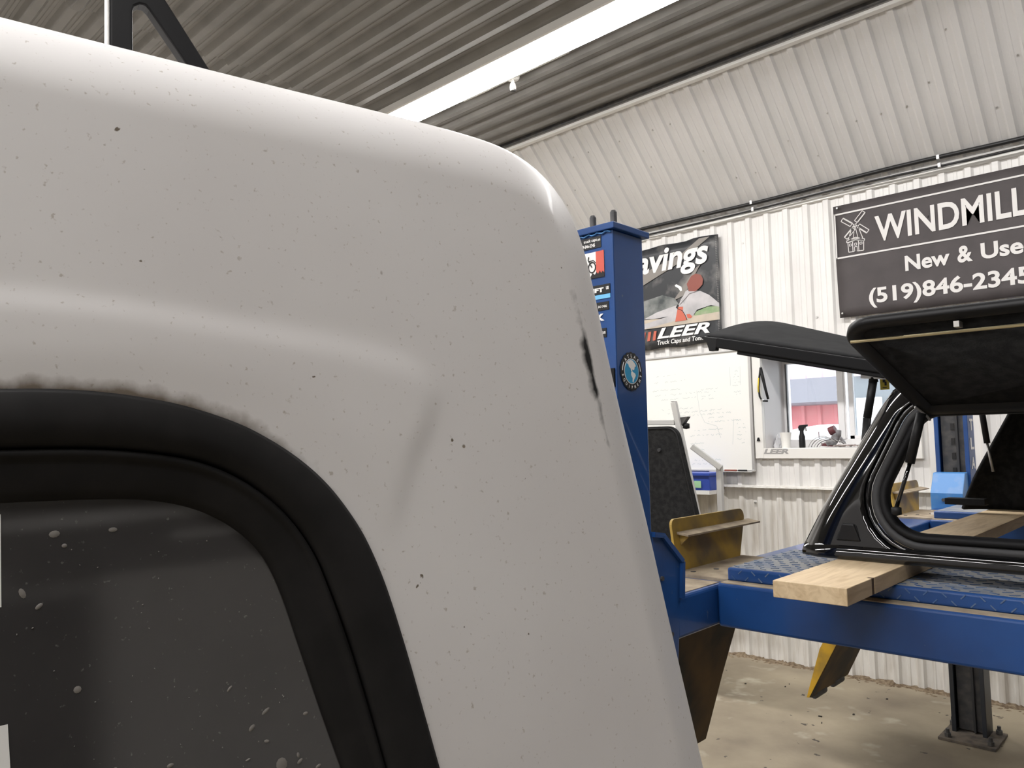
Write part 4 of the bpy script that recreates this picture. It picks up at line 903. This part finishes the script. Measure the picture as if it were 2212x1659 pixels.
# dried droplets on the glass and frame
M['drop'] = mat('dried_droplet', (.20, .185, .17), .5)
dq = MB()
def droplet(px, w, r1, r2, rot):
    n = 10; c = [(math.cos(2*math.pi*k/n), math.sin(2*math.pi*k/n)) for k in range(n)]
    V = [W3(px+r1*math.cos(rot)*x-r2*math.sin(rot)*y, w+r1*math.sin(rot)*x+r2*math.cos(rot)*y, .0123) for x, y in c]+[W3(px, w, .0115)]
    dq.add(V, [(k, (k+1) % n, n) for k in range(n)])
for (a, w_, r1, r2, rot) in ((.107, -.138, .0035, .0022, .3), (.097, -.134, .0022, .0010, -.5), (.115, -.124, .0020, .0012, .2), (.181, -.140, .0036, .0042, .2), (.193, -.141, .0022, .0012, .6), (.172, -.124, .0018, .0010, -.3), (.163, -.114, .0024, .0014, .8), (.172, -.106, .0030, .0012, .6), (.198, -.113, .0018, .0012, 0), (.192, -.137, .0010, .0018, .2), (.055, .015, .0028, .0020, .1), (.060, .008, .0014, .0012, 0), (.085, .015, .0024, .0014, 0), (.040, -.016, .0015, .0030, .4), (.048, -.024, .0022, .0012, .7), (.067, -.072, .0020, .0020, 0), (.085, -.119, .0022, .0010, .6), (.080, -.122, .0020, .0008, .6), (.045, -.152, .0028, .0024, 0), (.150, -.088, .0022, .0008, .8), (.135, -.140, .0010, .0008, 0), (.205, -.147, .0020, .0010, .4), (.160, -.132, .0016, .0006, .2)):
    droplet(a, w_, r1, r2, rot)
for k in range(50): droplet(random.uniform(.03, .21), random.uniform(-.15, .01), random.uniform(.0002, .0006), random.uniform(.0002, .0005), random.random()*3)
tag(dq.build('dried_droplets', 'drop', wf, smooth=True), kind='stuff')
MB().add([W3(a, w_, .0121) for a, w_ in ((-.02, -.085), (.0345, -.083), (.0365, -.112), (-.02, -.114))], [(0, 1, 2, 3)]).build('pale_patch', M['paper'], wf)  # paper label at the left edge of the glass
MB().add([W3(a, w_, .0121) for a, w_ in ((-.02, .028), (.0292, .028), (.0305, -.022), (-.02, -.024))], [(0, 1, 2, 3)]).build('pale_patch', M['paper'], wf)  # plain white patch higher up the same edge
# black rack bracket standing on the roof of the white cap
rk = thing('roof_rack_bracket', 'black triangular rack bracket standing on the white cap roof', 'rack bracket', tuple(W3(.14, .365, .14)))
def brk(name, poly, b0, b1, m, par):
    V = [W3(a, w_, b0) for a, w_ in poly]+[W3(a, w_, b1) for a, w_ in poly]; n = len(poly)
    return mesh(name, V, [tuple(range(n)), tuple(range(2*n-1, n-1, -1))]+[(i, i+n, (i+1) % n+n, (i+1) % n) for i in range(n)], m, par, bevel=.0015)
A_ = [(.1025, .362), (.1195, .362), (.1193, .4367), (.1206, .4424), (.1249, .4461), (.1292, .4464), (.1321, .4435), (.1889, .362), (.2068, .362), (.1440, .4589), (.1240, .490), (.1025, .490)]
brk('side_plate', A_, .135, .150, 'black_satin', rk); brk('lit_edge_strip', [(.0998, .362), (.1024, .362), (.1024, .490), (.0998, .490)], .136, .148, 'white', rk)  # white strip paints the bright lit edge of the plate
brk('foot', [(.098, .3595), (.215, .3595), (.215, .364), (.098, .364)], .12, .20, 'black_satin', rk); brk('cross_bar', [(.098, .490), (.140, .490), (.140, .525), (.098, .525)], .125, .165, 'black_satin', rk)
# cart that carries the white cap
ct = thing('steel_cart', 'low dark steel cart carrying the white truck cap', 'cart', tuple(np.r_[W3(-.5, -.6, .8)[:2], 0]))
zb_ = float(W3(0, -.585, 0)[2])
for bb in (.12, 1.30):
    p, q = W3(-1.35, -.6, bb), W3(.42, -.6, bb); zt = min(float(W3(0, -.587, bb)[2]), 9)-.0
    MB().beam((p[0], p[1], W3(0, -.587, bb)[2]-.036), (q[0], q[1], W3(0, -.587, bb)[2]-.036), .05, .06).build('top_rail', 'steel_dark', ct)
    for r_ in (p, q): MB().beam((r_[0], r_[1], 0), (r_[0], r_[1], W3(0, -.587, bb)[2]-.05), .05, up=(0, 1, 0)).build('leg', 'steel_dark', ct)

# ------------------------------------------------------------------ small fittings
jb = thing('pull_switch', 'white ceiling pull switch with a hanging cord pull beside the strip light', 'switch', (-3.315, 3.575, 3.905))
SX, SYY = -3.315, 3.575
MB().lathe((SX, SYY, 3.985), [(.001, -.002), (.040, .0), (.046, .010), (.046, .036)], 20).build('switch_base', 'trim', jb, smooth=True)
for dx in (-.010, .010): MB().tube([(SX+dx*.4, SYY, 3.985), (SX+dx, SYY, 3.964)], .0025, 6).build('cord', 'trim', jb)
MB().lathe((SX, SYY, 3.915), [(.001, 0), (.021, 0), (.022, .018), (.017, .040), (.009, .052), (.001, .054)], 14).build('pull', 'cream', jb, smooth=True)
MB().tube([(SX, SYY, 3.915), (SX, SYY, 3.905)], .018, 12).build('pull_base', 'steel_dark', jb)
MB().tube([(-2.85, SYY+.01, 4.005), (-3.10, SYY+.01, 4.005), (-3.28, SYY, 4.0)], .010, 8).build('cable', 'trim', jb, smooth=True)
MB().tube([(-3.35, SYY, 4.0), (-3.60, SYY+.005, 4.0), (-3.80, SYY+.01, 4.005)], .010, 8).build('cable', 'trim', jb, smooth=True)
for k, (y, z, lab) in enumerate(((WY-.100, 3.318, 'upper black cable running along the top of the wall'), (WY-.078, 3.272, 'lower black cable running along the top of the wall'))):
    cbl = thing('cable', lab, 'cable', (-3, y, z)); pts_ = [(x, y+.004*math.sin(x*5), z+.006*math.sin(x*3.1+k)) for x in np.linspace(XL+.1, XR-.1, 90)]
    MB().tube(pts_, .014 if k == 0 else .007, 6).build('cable_run', 'pblack', cbl, smooth=True)
    for x in np.arange(-6.2, 3, 1.24): box('clip', x-.008, x+.008, y-.014, y+.012, z-.010, z+.016, 'alu', cbl, bevel=0)
scr = MB()
for (x, z) in ((-2.61, 3.06), (-2.52, 2.40), (-2.08, 2.43), (-2.6, 1.12), (-2.18, .95), (-1.9, 1.12)): scr.tube([(x, WY+.02, z), (x, WY-.006, z)], .007, 8)
tag(scr.build('wall_screws', 'steel', bpy.data.objects['wall_back']), kind='stuff')
ss = MB()
for k in range(40):
    x = -4.6+.27*k*.55; t = random.choice((.25, .5, .75, .4)); c = Vector((x, (WY-.04)*(1-t)+SY*t, 3.30*(1-t)+SZ*t))
    ss.tube([c, c+nn*.006], .006, 6)
tag(ss.build('slope_screws', 'steel', bpy.data.objects['wall_slope']), kind='stuff')
# litter along the wall foot and on the floor
lt = MB()
nx_ = 500; V = []
for i in range(nx_):
    x = -5+6.5*i/(nx_-1); a = .5+.5*math.sin(i*.37)*math.sin(i*.113+1); w_ = .006+.032*a*random.uniform(.4, 1.1); h_ = .006+.018*a*random.uniform(.4, 1.2)
    V += [(x, WY+.012, h_), (x, WY-.02-.2*w_, h_*.6), (x, WY-.02-w_, .0005)]
lt.add(V, [(i*3+j, i*3+3+j, i*3+4+j, i*3+1+j) for i in range(nx_-1) for j in range(2)])
for k in range(420):
    x = random.uniform(-5, 1.5); y = WY-.02-abs(random.gauss(0, .035)); s = random.uniform(.006, .020); h_ = random.uniform(.003, .013)*(1 if y > WY-.06 else .4)
    n = 5; V = [(x+s*(.6+random.random()*.7)*math.cos(2*math.pi*i/n), y+s*.8*math.sin(2*math.pi*i/n), 0) for i in range(n)]+[(x, y, h_)]
    lt.add(V, [(i, (i+1) % n, n) for i in range(n)])
M['litter'] = mat('brown_litter', (.13, .09, .055), .95, col2=(.27, .21, .14), scale=50)
tag(lt.build('wall_foot_litter', 'litter'), 'brown dirt and leaf litter along the foot of the wall', 'litter', kind='stuff')
ch = MB()
for k in range(16):
    x, y = random.uniform(-2.6, -.2), random.uniform(3.0, 5.2); s = random.uniform(.003, .010); a = random.random()*3
    ch.beam((x-s*math.cos(a), y-s*math.sin(a), .003), (x+s*math.cos(a), y+s*math.sin(a), .003), random.uniform(.004, .010), .006)
M['chip'] = mat('dark_floor_chip', (.035, .03, .025), .9)
tag(ch.build('floor_chips', 'chip'), 'small dark chips scattered over the concrete floor', 'debris', kind='stuff')

# ------------------------------------------------------------------ unseen overhead door and added dark cabinet, shaped for bands mirrored in the glass
dr = tag(box('door_1', XR-.06, XR-.01, .05, 4.1, 0, 2.22, 'white', bevel=.004), kind='structure')
for k in range(4): box('door_section', XR-.075, XR-.06, .08, 4.07, .03+k*.555, .56+k*.555, 'white', dr, bevel=.006)
box('header', XR-.16, XR-.01, -.6, 4.4, 2.24, 2.40, 'steel_dark', dr); box('track', XR-.22, XR-.12, .6, 4.4, 2.44, 2.50, 'alu', dr); box('spring_bar', XR-.30, XR-.24, -1.0, 4.4, 2.62, 2.72, 'alu', dr); box('backing', XR-.10, XR-.01, -1.2, 4.4, 2.40, 2.85, 'steel_dark', dr)  # bars and dark backing placed to give the glass its mirrored stripes
cbn = thing('reflection_cabinet', 'added dark cabinet, unseen, darkening the reflection beside the overhead door', 'cabinet', (6.2, -.65, 0))
box('carcass', 5.95, 6.48, -1.4, -.05, .02, 2.05, 'steel_dark', cbn); box('cabinet_door', 5.93, 5.95, -1.38, -.74, .08, 2.0, 'black_satin', cbn); box('cabinet_door', 5.93, 5.95, -.71, -.07, .08, 2.0, 'black_satin', cbn)
